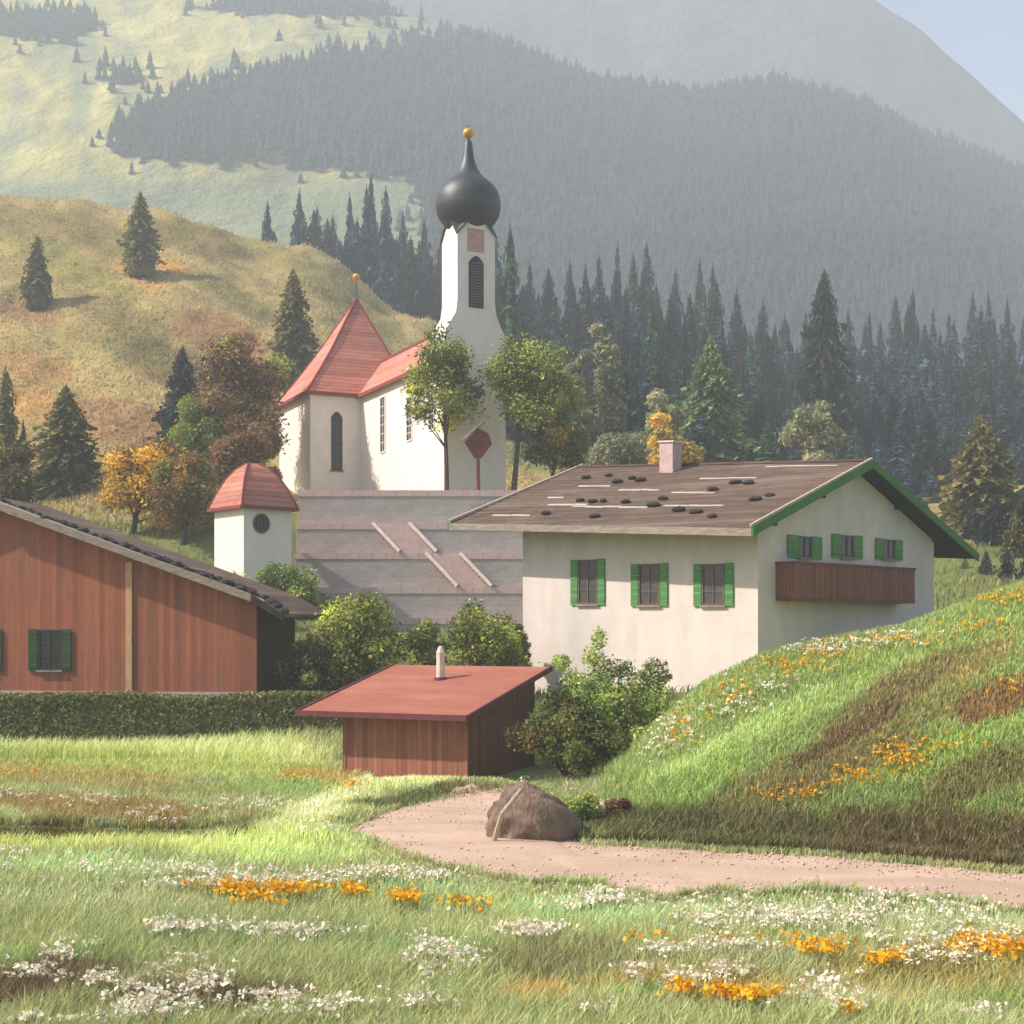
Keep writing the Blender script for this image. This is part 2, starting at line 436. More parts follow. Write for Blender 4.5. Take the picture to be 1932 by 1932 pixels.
# road outline (rows/columns of the study frame laid onto the meadow), nearer and farther edge by u
RTu = np.array([640, 700, 760, 860, 930, 1000, 1090, 1250, 1500, 1932, 2600, 3400.])
RTv = np.array([1572, 1545, 1520, 1505, 1500, 1498, 1590, 1597, 1612, 1642, 1690, 1750.])
RBv = np.array([1574, 1594, 1616, 1650, 1664, 1668, 1672, 1694, 1690, 1724, 1784, 1856.])
def vg(x, y): return HV + CH * F / np.maximum(y, 5.0)
def on_road(x, y, pad=0.0):
    u = U(x, y); v = vg(x, y)
    w = 5 * np.sin(u / 37.0) + 3 * np.sin(u / 13.0)
    return (u > 640) & (v > np.interp(u, RTu, RTv) - pad + w * 0.4) & (v < np.interp(u, RTu, RBv) + pad + w)

# colour dabs: land cover as (u, v, ru, rv, tilt degrees, rgb, strength); v is the row where the ground lies
def lin(*c): return np.array(s2l(c))
def dabs(base, u, v, lst, wob=0.5, seed=0.0):
    c = base.copy()
    n1 = (fbm(u / 60 + seed, v / 30 + seed) - 0.5) * 2; n2 = (fbm(u / 25 + 31 + seed, v / 14 + 7) - 0.5) * 2
    for (cu, cv, ru, rv, ang, rgb, s) in lst:
        a = R(ang); du = u - cu; dv = v - cv
        p = (du * math.cos(a) + dv * math.sin(a)) / ru; q = (-du * math.sin(a) + dv * math.cos(a)) / rv
        r = np.sqrt(p * p + q * q) + wob * n1 * 0.5 + wob * n2 * 0.35
        w = sm((1.15 - r) / 0.5) * s
        c = c * (1 - w[:, None]) + lin(*rgb)[None, :] * w[:, None]
    return c

HILL = [   # the near sunlit hillside
 (60, 430, 120, 40, 12, (110, 98, 60), .7), (180, 440, 120, 30, 25, (112, 100, 58), .6), (395, 460, 110, 32, 12, (112, 98, 62), .8), (340, 430, 60, 20, 0, (118, 108, 60), .7),
 (120, 500, 150, 30, 25, (132, 128, 66), .7), (260, 520, 60, 16, 25, (176, 136, 70), .8), (330, 508, 40, 12, 20, (190, 140, 66), .9),
 (500, 470, 90, 22, 25, (138, 128, 76), .7), (650, 560, 130, 30, 35, (122, 116, 62), .6), (440, 560, 120, 22, 28, (112, 104, 62), .7),
 (230, 600, 150, 34, 22, (108, 98, 58), .7), (60, 590, 80, 30, 10, (140, 106, 76), .7), (420, 640, 120, 40, 22, (142, 98, 70), .7),
 (340, 700, 150, 40, 22, (106, 84, 56), .8), (250, 660, 100, 30, 20, (100, 98, 54), .6), (450, 720, 60, 20, 28, (92, 104, 54), .7),
 (60, 690, 90, 30, 10, (150, 112, 68), .7), (40, 760, 90, 36, 12, (176, 136, 74), .8), (230, 800, 170, 46, 14, (138, 98, 68), .7), (330, 860, 100, 30, 10, (126, 86, 62), .7),
 (130, 900, 100, 60, 0, (150, 124, 78), .7), (740, 640, 60, 30, 35, (108, 104, 56), .6), (1200, 850, 300, 60, 0, (84, 104, 66), .9)]
KN = [     # the knoll
 (1500, 1350, 330, 26, -24, (140, 158, 86), .8), (1380, 1400, 200, 22, -30, (150, 168, 98), .8), (1620, 1235, 250, 20, -14, (140, 152, 76), .7),
 (1330, 1480, 120, 40, -35, (128, 152, 70), .8), (1560, 1440, 280, 52, -27, (118, 104, 64), .7), (1560, 1480, 210, 34, -28, (112, 98, 60), .6), (1700, 1300, 150, 34, -28, (116, 94, 60), .75), (1600, 1390, 120, 22, -30, (104, 82, 54), .85),
 (1850, 1250, 90, 24, -32, (136, 116, 66), .7), (1880, 1330, 90, 40, -30, (122, 86, 54), .85), (1720, 1460, 170, 26, -14, (122, 142, 66), .85), (1840, 1390, 120, 20, -18, (128, 152, 68), .8),
 (1500, 1595, 560, 52, 4, (88, 84, 50), .92), (1800, 1600, 300, 60, 4, (94, 80, 50), .92), (1860, 1470, 130, 50, -20, (100, 88, 50), .8), (1240, 1575, 160, 34, 3, (84, 88, 50), .85)]
MD = [     # the meadow in front and on the left
 (250, 1425, 420, 16, 2, (170, 180, 110), .9), (330, 1455, 420, 22, 2, (140, 150, 72), .8), (120, 1470, 260, 22, 3, (142, 122, 60), .6), (620, 1470, 80, 14, 5, (158, 128, 64), .7),
 (520, 1495, 160, 20, 0, (118, 144, 68), .6), (120, 1525, 340, 20, 3, (130, 100, 54), .75), (330, 1500, 160, 12, 2, (124, 120, 58), .6),
 (200, 1572, 330, 17, 2, (86, 74, 32), .98), (430, 1578, 80, 14, 0, (96, 86, 38), .9), (620, 1530, 130, 22, -20, (196, 202, 130), .95), (800, 1490, 170, 12, -2, (186, 196, 120), .9), (760, 1515, 120, 9, -8, (78, 90, 48), .9), (900, 1505, 70, 9, 3, (98, 84, 58), .8),
 (230, 1605, 330, 14, 1, (168, 176, 92), .8), (500, 1600, 230, 22, -4, (172, 190, 104), .8),
 (160, 1650, 240, 22, 2, (146, 176, 120), .5), (560, 1625, 160, 18, 0, (152, 176, 98), .7), (1020, 1650, 160, 22, 8, (128, 150, 84), .8),
 (220, 1720, 330, 38, 0, (140, 146, 104), .8), (780, 1710, 200, 30, 4, (140, 158, 108), .6), (1120, 1745, 190, 34, 5, (138, 166, 112), .6), (1500, 1700, 260, 16, 0, (118, 134, 84), .7), (1300, 1665, 110, 14, 0, (112, 150, 86), .8),
 (480, 1800, 330, 36, 0, (116, 130, 82), .8), (140, 1850, 200, 22, 0, (104, 136, 72), .7), (820, 1830, 160, 30, 0, (114, 138, 80), .7), (80, 1895, 260, 44, -6, (96, 78, 58), .9), (450, 1925, 200, 22, 0, (92, 74, 56), .8),
 (1060, 1850, 160, 50, 0, (104, 100, 64), .8), (1500, 1760, 330, 30, 0, (150, 158, 118), .7), (1800, 1760, 200, 40, 0, (140, 152, 110), .7), (1350, 1850, 260, 40, 0, (132, 134, 92), .7),
 (1330, 1910, 330, 30, 2, (148, 128, 62), .85), (1000, 1915, 60, 26, 0, (156, 128, 58), .8), (1750, 1880, 260, 40, 0, (136, 124, 66), .8), (1200, 1925, 90, 16, 0, (84, 130, 66), .8), (1800, 1925, 160, 20, 0, (110, 128, 62), .8)]

def ground_color(x, y):
    x = np.asarray(x, float); y = np.asarray(y, float)
    u = U(x, y)
    n = fbm(x / 5 + 3, y / 5)
    base = lin(132, 138, 88)[None, :] * (0.8 + 0.45 * n[:, None])
    near = y < 62
    c = base.copy()
    vflat = vg(x, y)
    cm = dabs(base, u, vflat, MD, 0.7, 2.0)
    z = H(x, y)
    vr = HV - (z - CH) * F / np.maximum(y, 10)
    ck = dabs(lin(120, 136, 70)[None, :] * (0.8 + 0.45 * n[:, None]), u, vr, KN, 0.6, 9.0)
    knoll = (u > 1100) & (z > 0.35) & (y > 30) & (y < 62)
    verge = (u > 1050) & (y > 31) & (y < 42) & ~on_road(x, y) & (vflat < np.interp(u, RTu, RTv))
    c = np.where(near[:, None], cm, c)
    c = np.where((knoll | verge)[:, None], ck, c)
    hill = lin(152, 134, 86)[None, :] * (0.82 + 0.4 * n[:, None])
    hc = dabs(hill, u, vr, HILL, 0.6, 4.0)
    t = sm((y - 100) / 20)[:, None]
    mid = lin(104, 110, 62)[None, :] * (0.8 + 0.45 * n[:, None])
    c = np.where((y >= 62)[:, None], mid * (1 - t) + hc * t, c)
    return c * 1.0

ny = 470
ys = np.concatenate([np.linspace(-50, 16, 14), 17 + (np.linspace(0, 1, ny) ** 1.75) * 400, np.array([460, 520, 600, 750, 1000, 1400, 2000, 3000, 4500, 6500.])])
ss = np.sort(np.concatenate([np.linspace(-1.5, -0.42, 30)[:-1], np.linspace(-0.42, 0.42, 380), np.linspace(0.42, 1.5, 30)[1:]]))
SX, SY = np.meshgrid(ss, ys)
XX = SX * (SY + 58.0) * np.where(SY < 60, 1, 1); YY = SY
gx = XX.ravel(); gy = YY.ravel(); gz = H(gx, gy)
idx = np.arange(len(ys) * len(ss)).reshape(len(ys), len(ss))
fc = np.stack([idx[:-1, :-1].ravel(), idx[:-1, 1:].ravel(), idx[1:, 1:].ravel(), idx[1:, :-1].ravel()], 1)
ground = np_mesh('ground', np.stack([gx, gy, gz], 1), fc, M['ground'], ground_color(gx, gy), smooth=True)
tag(ground, kind='structure')

# road sheet a little above the meadow, following it
us = np.concatenate([np.linspace(642, 2600, 260), np.linspace(2620, 3400, 12)])
tv = np.interp(us, RTu, RTv); bv = np.interp(us, RTu, RBv)
rv = []
NR = 22
for i in range(NR + 1):
    f = i / NR
    w = 5 * np.sin(us / 37.0) + 3 * np.sin(us / 13.0) + 3 * np.sin(us / 5.1)
    v_ = tv * (1 - f) + bv * f + w * (0.5 * (1 - f) + 1.0 * f) * (abs(f - 0.5) * 2)
    y_ = CH * F / (v_ - HV)
    x_ = (us - 966) / F * y_
    prof = 0.05 * math.sin(math.pi * f) - 0.03 * math.exp(-((f - 0.3) / 0.07) ** 2) - 0.03 * math.exp(-((f - 0.68) / 0.07) ** 2)
    rv.append(np.stack([x_, y_, H(x_, y_) + 0.015 + prof], 1))
rv = np.concatenate(rv)
ri = np.arange((NR + 1) * len(us)).reshape(NR + 1, len(us))
rf = np.stack([ri[:-1, :-1].ravel(), ri[1:, :-1].ravel(), ri[1:, 1:].ravel(), ri[:-1, 1:].ravel()], 1)
tag(np_mesh('road', rv, rf, M['road'], smooth=True), kind='structure')

# ---------------------------------------------------------------- mountains
def meadow_mask(u, v):
    """1 = open alpine pasture, 0 = forest; land cover of the far slope"""
    n = (fbm(u / 70 + 3, v / 35 + 8) - 0.5) * 90 + (fbm(u / 16, v / 12) - 0.5) * 26
    poly_top = np.interp(u, [-600, 0, 90, 190, 330, 480, 620, 760, 900, 1100, 1300], [330, 330, 310, 262, 178, 140, 105, 85, 60, 30, 0])
    bot = np.interp(u, [-600, 0, 200, 330, 480, 620, 760, 800, 830], [290, 290, 292, 305, 305, 320, 330, 370, 600])
    a = (v + n * 0.35 < poly_top) & (u < 1120)
    b = (v + n * 0.2 > bot) & (u < 800)
    c = (u + n * 0.9 < 215)
    m = a | b | c
    d1 = ((u - 70) / 110) ** 2 + ((v - 50) / 26) ** 2 + n * 0.012 < 1
    d2 = ((u - 640) / 210) ** 2 + ((v - 8) / 24) ** 2 + n * 0.012 < 1
    d3 = ((u - 430) / 190) ** 2 + ((v - 18) / 12) ** 2 + n * 0.02 < .4
    d4 = ((u - 760) / 40) ** 2 + ((v - 118) / 8) ** 2 < 1
    d5 = ((u - 240) / 50) ** 2 + ((v - 150) / 10) ** 2 + n * .01 < .8
    return m & ~d1 & ~d2 & ~d3 & ~d4 & ~d5

def mountain(name, rid_u, rid_v, d0, z0, d1, colfn, amp, nu=420, nv=180, trees=None):
    u = np.linspace(-900, 2900, nu)
    f = np.linspace(0, 1.25, nv)
    UU, FF = np.meshgrid(u, f)
    D = d0 + (d1 - d0) * FF
    rv_ = np.interp(UU, rid_u, rid_v)
    zr = CH + (HV - rv_) / F * d1
    k = np.where(FF <= 1, sm(FF * 0.5 + 0.0) / 0.5, 2 - FF) if False else np.where(FF <= 1, FF ** 1.08, 1 - (FF - 1) * 1.4)
    x = (UU - 966) / F * D
    z = z0 + (zr - z0) * k + (fbm(x / amp[1], D / amp[1]) - 0.5) * amp[0] * np.clip(FF * 3, 0, 1)
    ii = np.arange(nu * nv).reshape(nv, nu)
    fc = np.stack([ii[:-1, :-1].ravel(), ii[:-1, 1:].ravel(), ii[1:, 1:].ravel(), ii[1:, :-1].ravel()], 1)
    vv = HV - (z - CH) * F / D
    c = colfn(UU.ravel(), vv.ravel(), x.ravel(), D.ravel())
    o = np_mesh(name, np.stack([x.ravel(), D.ravel(), z.ravel()], 1), fc, M['far'], c, smooth=True)
    tag(o, kind='structure')
    return (UU, FF, x, D, z, vv)

def colA(u, v, x, y):
    m = meadow_mask(u, v)
    n = fbm(u / 90, v / 26); n2 = fbm(u / 40 + 5, v / 60)
    g = lin(168, 160, 100)[None, :] * (0.72 + 0.6 * n[:, None]); g2 = lin(120, 130, 104)[None, :]
    t = sm((n2 - 0.42) / 0.25)[:, None] * 0.75
    t = np.maximum(t, sm((v - 310) / 50)[:, None] * 0.85)
    t = np.maximum(t, sm((u - 520) / 300)[:, None] * 0.7)
    g = g * (1 - t) + g2 * t
    br = sm(1.2 - np.sqrt(((u - 560) / 130) ** 2 + ((v - 290) / 40) ** 2))[:, None] * 0.6
    f = lin(44, 56, 58)[None, :] * (0.75 + 0.5 * n[:, None])
    c = np.where(m[:, None], g, f)
    return c * (1 - br) + lin(104, 92, 62)[None, :] * br
def colB(u, v, x, y):
    n = fbm(u / 70, v / 60)[:, None]
    return lin(88, 96, 92)[None, :] * (0.7 + 0.6 * n)
A = mountain('mountain', [-900, -600, 0, 500, 800, 1000, 1130, 1340, 1460, 1640, 1800, 1932, 2500, 2900],
             [-90, -90, -80, -40, 40, 118, 152, 162, 150, 196, 256, 305, 430, 480], 380, 36, 780, colA, (26, 90))
B = mountain('mountain', [-900, 900, 1300, 1560, 1650, 1750, 1860, 1932, 2200, 2900],
             [-60, -60, -60, -40, 10, 85, 180, 240, 420, 560], 790, 30, 980, colB, (40, 160), nu=260, nv=70)

# far-off wood on the mountain: small conical trees, one mass
def far_wood():
    UU, FF, x, D, z, vv = A
    n = 19000
    iu = rng.integers(0, UU.shape[1] - 1, n * 3); iv = rng.integers(2, int(UU.shape[0] * 0.83), n * 3)
    u = UU[iv, iu]; v = vv[iv, iu]; 
    mm = meadow_mask(u, v); soft = meadow_mask(u + rng.normal(size=len(u)) * 26, v + rng.normal(size=len(u)) * 14)
    ok = ((~mm & ~soft) | (~soft & (rng.random(len(u)) < .5)) | (~mm & (rng.random(len(u)) < .6))) & (u > -150) & (u < 2100) & (v > -60)
    iu = iu[ok][:n]; iv = iv[ok][:n]; n = len(iu)
    fu = rng.random(n); fv = rng.random(n)
    def bl(a): return (a[iv, iu] * (1 - fu) + a[iv, iu + 1] * fu) * (1 - fv) + (a[iv + 1, iu] * (1 - fu) + a[iv + 1, iu + 1] * fu) * fv
    px, py, pz = bl(x), bl(D), bl(z)
    h = 3.0 + 5 * rng.random(n) ** 1.4 + 4 * fbm(px / 40, py / 40) ** 2; r = 1.1 + h * (0.08 + 0.12 * rng.random(n))
    K = 6
    vs = []; fs = []; cs = []
    ang = np.arange(K) / K * 2 * math.pi
    for lvl, (rz0, rz1, rr) in enumerate(((0.0, 0.62, 1.0), (0.4, 1.0, 0.62))):
        ring = np.stack([px[:, None] + r[:, None] * rr * np.cos(ang + lvl), py[:, None] + r[:, None] * rr * np.sin(ang + lvl), (pz + h * rz0)[:, None] + np.zeros(K)], 2)
        top = np.stack([px, py, pz + h * rz1], 1)[:, None, :]
        blk = np.concatenate([ring, top], 1).reshape(-1, 3)
        off = sum(len(q) for q in vs)
        b = off + np.arange(n)[:, None] * (K + 1)
        f = np.stack([b + np.arange(K)[None, :], b + (np.arange(K)[None, :] + 1) % K, b + K + 0 * np.arange(K)[None, :]], 2).reshape(-1, 3)
        vs.append(blk); fs.append(f)
        col = lin(46, 60, 62)[None, :] * (0.8 + 0.4 * rng.random((n, 1))) * (.75 + .5 * fbm(px / 55, py / 30)[:, None])
        cs.append(np.repeat(col, K, axis=0))
    o = np_mesh('mountain_forest', np.concatenate(vs), np.concatenate(fs), M['needle'], np.concatenate(cs))
    tag(o, 'distant dark forest of small conifers covering the hazy mountainside', 'forest', kind='stuff')
far_wood()

# ---------------------------------------------------------------- local frames for the buildings
def frame_empty(name, x, y, z, phi, label, cat):
    """local +x runs to the right along the front, local +y goes back; phi = how far the front's normal turns to the left"""
    return empty(name, (x, y, z), -R(phi), label, cat)

def window(parent, x, y, z0, z1, w, glass=None, name='window', arch=False, mull=1, rows=2, shutters=None, axis='front', depth=0.05, fmat=None):
    """a framed window set on a wall: front = facing local -y, side = facing local -x (x,y give the wall plane point)"""
    def tr(px, py, pz):
        return (x + px, y + py, pz) if axis == 'front' else (x + py, y - px, pz)
    def bx(mb, a0, a1, b0, b1, c0, c1):
        p = [tr(a0, b0, c0), tr(a1, b0, c0), tr(a1, b1, c0), tr(a0, b1, c0), tr(a0, b0, c1), tr(a1, b0, c1), tr(a1, b1, c1), tr(a0, b1, c1)]
        mb.hexa(p)
    fr = MB(); t = 0.07
    bx(fr, -w / 2, -w / 2 + t, -depth, 0.02, z0, z1); bx(fr, w / 2 - t, w / 2, -depth, 0.02, z0, z1)
    bx(fr, -w / 2 + t, w / 2 - t, -depth, 0.02, z1 - t, z1); bx(fr, -w / 2 + t, w / 2 - t, -depth, 0.02, z0, z0 + t)
    for i in range(1, mull + 1):
        xx = -w / 2 + w * i / (mull + 1); bx(fr, xx - 0.025, xx + 0.025, -depth * 0.8, 0.0, z0 + t, z1 - t)
    for i in range(1, rows + 1):
        zz = z0 + (z1 - z0) * i / (rows + 1); bx(fr, -w / 2 + t, w / 2 - t, -depth * 0.6, 0.0, zz - 0.02, zz + 0.02)
    f = fr.build(name, fmat or M['frame'], parent)
    g = MB(); bx(g, -w / 2 + t * 0.6, w / 2 - t * 0.6, -0.012, 0.01, z0 + t * 0.6, z1 - t * 0.6); g.build('pane', glass or M['glass'], f)
    s = MB(); bx(s, -w / 2 - 0.08, w / 2 + 0.08, -0.14, 0.01, z0 - 0.09, z0 - 0.005); s.build('sill', M['weathered'], f)
    if shutters:
        sw, smt = shutters
        for sg in (-1, 1):
            q = MB(); a = sg * (w / 2 + 0.03); b_ = sg * (w / 2 + 0.03 + sw)
            bx(q, min(a, b_), max(a, b_), -0.09, -0.03, z0 - 0.04, z1 + 0.02)
            bx(q, min(a, b_) + 0.03, max(a, b_) - 0.03, -0.11, -0.09, z0 + 0.1, z0 + 0.17)
            bx(q, min(a, b_) + 0.03, max(a, b_) - 0.03, -0.11, -0.09, z1 - 0.2, z1 - 0.13)
            q.build('shutter', smt, f, bevel=0.008)
    return f

# ---------------------------------------------------------------- chalet
def chalet():
    th = 44.0
    # local: origin = near corner; long wall runs along local -x, gable wall along local +y
    cx, cy = X(1430, 62), 62.0
    L, Wd = 14.3, 16.2
    ez, rz = 9.95, 12.95; base = -0.5
    E = frame_empty('chalet', cx, cy, 0, th, 'large white farmhouse with brown shingle roof, green trim and a wooden balcony', 'house')
    w = MB()
    e2 = ez + .065 * L
    for ya0, ya1 in ((0, .35), (Wd - .35, Wd)):
        w.hexa([(-L, ya0, base), (0, ya0, base), (0, ya1, base), (-L, ya1, base), (-L, ya0, e2), (0, ya0, ez), (0, ya1, ez), (-L, ya1, e2)])
    w.prism([(0, 0)], 0, 0) if False else None
    # gable walls (polygon in y,z, extruded in x)
    def gable(x0, x1):
        dz_ = .90 if x0 < -5 else 0
        poly = [(0.352, base), (Wd - .352, base), (Wd - .352, ez + dz_), (Wd / 2, rz + dz_), (0.352, ez + dz_)]
        n = len(w.v); m = len(poly)
        w.v.extend([(x0, a, b) for a, b in poly] + [(x1, a, b) for a, b in poly])
        w.f.append(tuple(n + i for i in reversed(range(m)))); w.f.append(tuple(n + m + i for i in range(m)))
        for i in range(m):
            j = (i + 1) % m; w.f.append((n + i, n + j, n + m + j, n + m + i))
        w.c.extend([None] * (m + 2))
    gable(-0.35, 0); gable(-L, -L + 0.35)
    w.build('wall', M['plaster_house'], E)
    # roof: two slopes
    s = (rz - ez) / (Wd / 2)
    of, ob, ol, orr = 1.9, 2.9, 3.4, 1.0      # overhangs: front eave, back eave, left gable, right gable
    KX = 0.065
    def zr(y): return (rz + 0.30) - s * abs(y - Wd / 2)
    def tilt(o):
        for ob_ in [o] + list(o.children_recursive):
            if ob_.type == 'MESH':
                for v_ in ob_.data.vertices: v_.co.z += KX * max(0, -v_.co.x)
    r = MB(); t = 0.22
    yf, yb = -of, Wd + ob
    r.plate([(-L - ol, yf, zr(yf)), (orr, yf, zr(yf)), (orr, Wd / 2, zr(Wd / 2)), (-L - ol, Wd / 2, zr(Wd / 2))], t)
    r.plate([(-L - ol, Wd / 2 + .002, zr(Wd / 2)), (orr, Wd / 2 + .002, zr(Wd / 2)), (orr, yb, zr(yb)), (-L - ol, yb, zr(yb))], t)
    roof = r.build('roof', M['shingle'], E)
    # overlapping shingle courses, real steps on the front slope
    sh = MB(); k = 0; y = yf + 0.02
    while y < Wd / 2 - 0.3:
        x = -L - ol + 0.02
        while x < orr - 0.05:
            wd = min(rnd.uniform(1.2, 3.4), orr - 0.02 - x)
            h0 = 0.012 + rnd.uniform(0, 0.022)
            sh.hexa([(x, y, zr(y) + .003), (x + wd - .02, y, zr(y) + .003), (x + wd - .02, y + .5, zr(y + .5) + .003), (x, y + .5, zr(y + .5) + .003),
                     (x, y, zr(y) + h0 + .02), (x + wd - .02, y, zr(y) + h0 + .02), (x + wd - .02, y + .5, zr(y + .5) + .008), (x, y + .5, zr(y + .5) + .008)])
            x += wd
        y += 0.52
    sh.build('shingle_courses', M['shingle'], roof)
    # bleached boards lying in the courses
    for (u0, u1, fr) in ((.10, .24, .12), (.22, .36, .3), (.32, .58, .27), (.16, .22, .42), (.18, .3, .62), (.56, .74, .74), (.62, .8, .30), (.70, .92, .93), (.36, .5, .55), (.56, .7, .5)):
        x0 = -L - ol + (L + ol + orr) * u0; x1 = -L - ol + (L + ol + orr) * u1; y = yf + (Wd / 2 - yf) * fr
        xx = x0; st = MB()
        while xx < x1 - 0.1:
            xe = min(xx + rnd.uniform(.5, 1.5), x1)
            yy = y + rnd.uniform(-.05, .05)
            st.hexa([(xx, yy, zr(yy) + .03), (xe, yy, zr(yy) + .03), (xe, yy + .16, zr(yy + .16) + .03), (xx, yy + .16, zr(yy + .16) + .03),
                     (xx, yy, zr(yy) + .06), (xe, yy, zr(yy) + .06), (xe, yy + .16, zr(yy + .16) + .06), (xx, yy + .16, zr(yy + .16) + .06)])
            xx = xe - .01
        st.build('bleached_board', M['white_streak'], roof)
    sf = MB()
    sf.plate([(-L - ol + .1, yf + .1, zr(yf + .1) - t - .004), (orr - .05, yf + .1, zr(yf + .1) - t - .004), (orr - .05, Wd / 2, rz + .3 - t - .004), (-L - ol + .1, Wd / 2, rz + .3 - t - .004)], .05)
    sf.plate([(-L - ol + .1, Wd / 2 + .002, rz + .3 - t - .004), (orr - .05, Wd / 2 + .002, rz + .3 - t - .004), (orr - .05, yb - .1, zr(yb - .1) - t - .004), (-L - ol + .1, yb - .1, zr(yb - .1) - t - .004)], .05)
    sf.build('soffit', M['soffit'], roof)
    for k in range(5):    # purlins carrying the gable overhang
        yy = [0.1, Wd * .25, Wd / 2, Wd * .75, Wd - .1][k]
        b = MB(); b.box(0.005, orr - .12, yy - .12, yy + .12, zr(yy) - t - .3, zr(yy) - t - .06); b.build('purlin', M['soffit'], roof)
    # bargeboards on the near gable, green
    for (y0, y1) in ((yf - .05, Wd / 2), (yb + .05, Wd / 2)):
        b = MB(); z0 = zr(y0); z1 = zr(y1)
        b.hexa([(orr, y0, z0 - .34), (orr + .09, y0, z0 - .34), (orr + .09, y1, z1 - .34), (orr, y1, z1 - .34),
                (orr, y0, z0 + .07), (orr + .09, y0, z0 + .07), (orr + .09, y1, z1 + .07), (orr, y1, z1 + .07)])
        b.build('bargeboard', M['green_trim'], roof, bevel=.01)
    b = MB(); b.bar((orr - .02, yf - .1, zr(yf) + .1), (orr - .02, Wd / 2, zr(Wd / 2) + .1), .12); b.build('verge_lath', M['pale_lath'], roof)
    # left gable: green bargeboard and pale lath
    y0, y1 = yf - .05, Wd / 2 + .3
    b = MB(); z0 = zr(y0); z1 = zr(Wd / 2)
    b.hexa([(-L - ol - .16, y0, z0 - .3), (-L - ol, y0, z0 - .3), (-L - ol, y1, z1 - .3), (-L - ol - .16, y1, z1 - .3),
            (-L - ol - .16, y0, z0 + .12), (-L - ol, y0, z0 + .12), (-L - ol, y1, z1 + .12), (-L - ol - .16, y1, z1 + .12)])
    b.build('bargeboard', M['green_trim'], roof)
    b = MB(); b.bar((-L - ol + .05, yf - .1, zr(yf) + .1), (-L - ol + .05, Wd / 2 + .4, zr(Wd / 2) + .18), .13); b.build('verge_lath', M['pale_lath'], roof)
    b = MB(); b.box(-L - ol, orr, yf - .07, yf - .002, zr(yf) - .34, zr(yf) + .0); b.build('eave_board', M['weathered'], roof)
    b = MB(); b.bar((-L - ol, Wd / 2, zr(Wd / 2) + .04), (orr, Wd / 2, zr(Wd / 2) + .04), .3, .1); b.build('ridge_board', M['shingle'], roof)
    # chimney
    c = MB(); xc, yc = -10.3, Wd / 2 - 1.0
    c.box(xc - .45, xc + .45, yc - .38, yc + .38, zr(yc) - .8, rz + 1.4)
    ch = c.build('chimney', M['chimney_plaster'], roof, bevel=.03)
    c = MB(); c.box(xc - .52, xc + .52, yc - .45, yc + .45, rz + 1.402, rz + 1.5); c.build('cap', M['chimney_white'], ch, bevel=.02)
    tilt(roof)
    # windows on the long wall; positions along it
    for uc in (1110, 1226, 1347):
        tt = (uc - 966) / F; a = R(th)
        # solve cx - q cos a = tt (cy + q sin a)
        q = (cx - tt * cy) / (math.cos(a) + tt * math.sin(a))
        yy = cy + q * math.sin(a)
        zc0 = Z(1142, yy); zc1 = Z(1064, yy)
        if uc == 1110: zc0, zc1 = Z(1140, yy), Z(1056, yy)
        window(E, -q, 0.0, zc0, zc1, 1.25, rows=2, shutters=(0.44, M['shutter']), depth=.08, glass=M['pane_brown'])
    # gable side: windows above the balcony. side wall faces local +x
    G = bpy.data.objects.new('gable_front', None)
    def gx_(uc):
        tt = (uc - 966) / F; a = R(th)
        q = (tt * cy - cx) / (math.sin(a) - tt * math.cos(a))
        return q, cy + q * math.cos(a)
    def gwin(uc, v0, v1, wd, sw):
        q, yy = gx_(uc); z0, z1 = Z(v1, yy), Z(v0, yy)
        fr = MB(); t = .08; a, b_ = q - wd / 2, q + wd / 2
        for (p0, p1, r0, r1) in ((a, a + t, z0, z1), (b_ - t, b_, z0, z1), (a + t, b_ - t, z1 - t, z1), (a + t, b_ - t, z0, z0 + t), (q - .03, q + .03, z0 + t, z1 - t)):
            fr.box(-.01, .06, p0, p1, r0, r1)
        f = fr.build('window', M['frame'], E)
        g = MB(); g.box(-.01, .015, a + t * .5, b_ - t * .5, z0 + t * .5, z1 - t * .5); g.build('pane', M['glass'], f)
        s = MB(); s.box(-.01, .14, a - .06, b_ + .06, z0 - .09, z0 - .005); s.build('sill', M['weathered'], f)
        for p0, p1 in ((a - sw - .03, a - .03), (b_ + .03, b_ + sw + .03)):
            q_ = MB(); q_.box(.03, .09, p0, p1, z0 - .03, z1 + .02); q_.box(.09, .11, p0 + .03, p1 - .03, z0 + .1, z0 + .16); q_.box(.09, .11, p0 + .03, p1 - .03, z1 - .18, z1 - .12)
            q_.build('shutter', M['shutter'], f, bevel=.008)
    gwin(1517, 1012, 1052, 1.1, .85); gwin(1597, 1010, 1052, 1.1, .8); gwin(1676, 1018, 1055, 1.1, .75)
    q0, ya = gx_(1463); q1, yb_ = gx_(1692)
    z0, z1 = 7.45, 9.15
    z0 = Z(1128, ya); z1 = Z(1062, ya)
    bo = 1.0
    b = MB(); b.box(.002, bo, q0, q1, z0 - .14, z0)
    bal = b.build('balcony', M['balcony_wood'], E)
    p = MB(); n = 44
    for i in range(n):
        ya_ = q0 + (q1 - q0) * i / n; p.box(bo - .04, bo, ya_ + .012, q0 + (q1 - q0) * (i + 1) / n - .012, z0 - .05 - .03 * (i % 2), z1 - .05)
    for e in (q0, q1 - .04):
        for i in range(5): p.box(.01 + i * .19, .18 + i * .19, e, e + .04, z0 - .05, z1 - .05)
    p.build('balustrade', boards('balustrade_wood', (0.27, 0.105, 0.07), (0.21, 0.08, 0.055), pitch=0.24, axis='Y', gap=.05), bal)
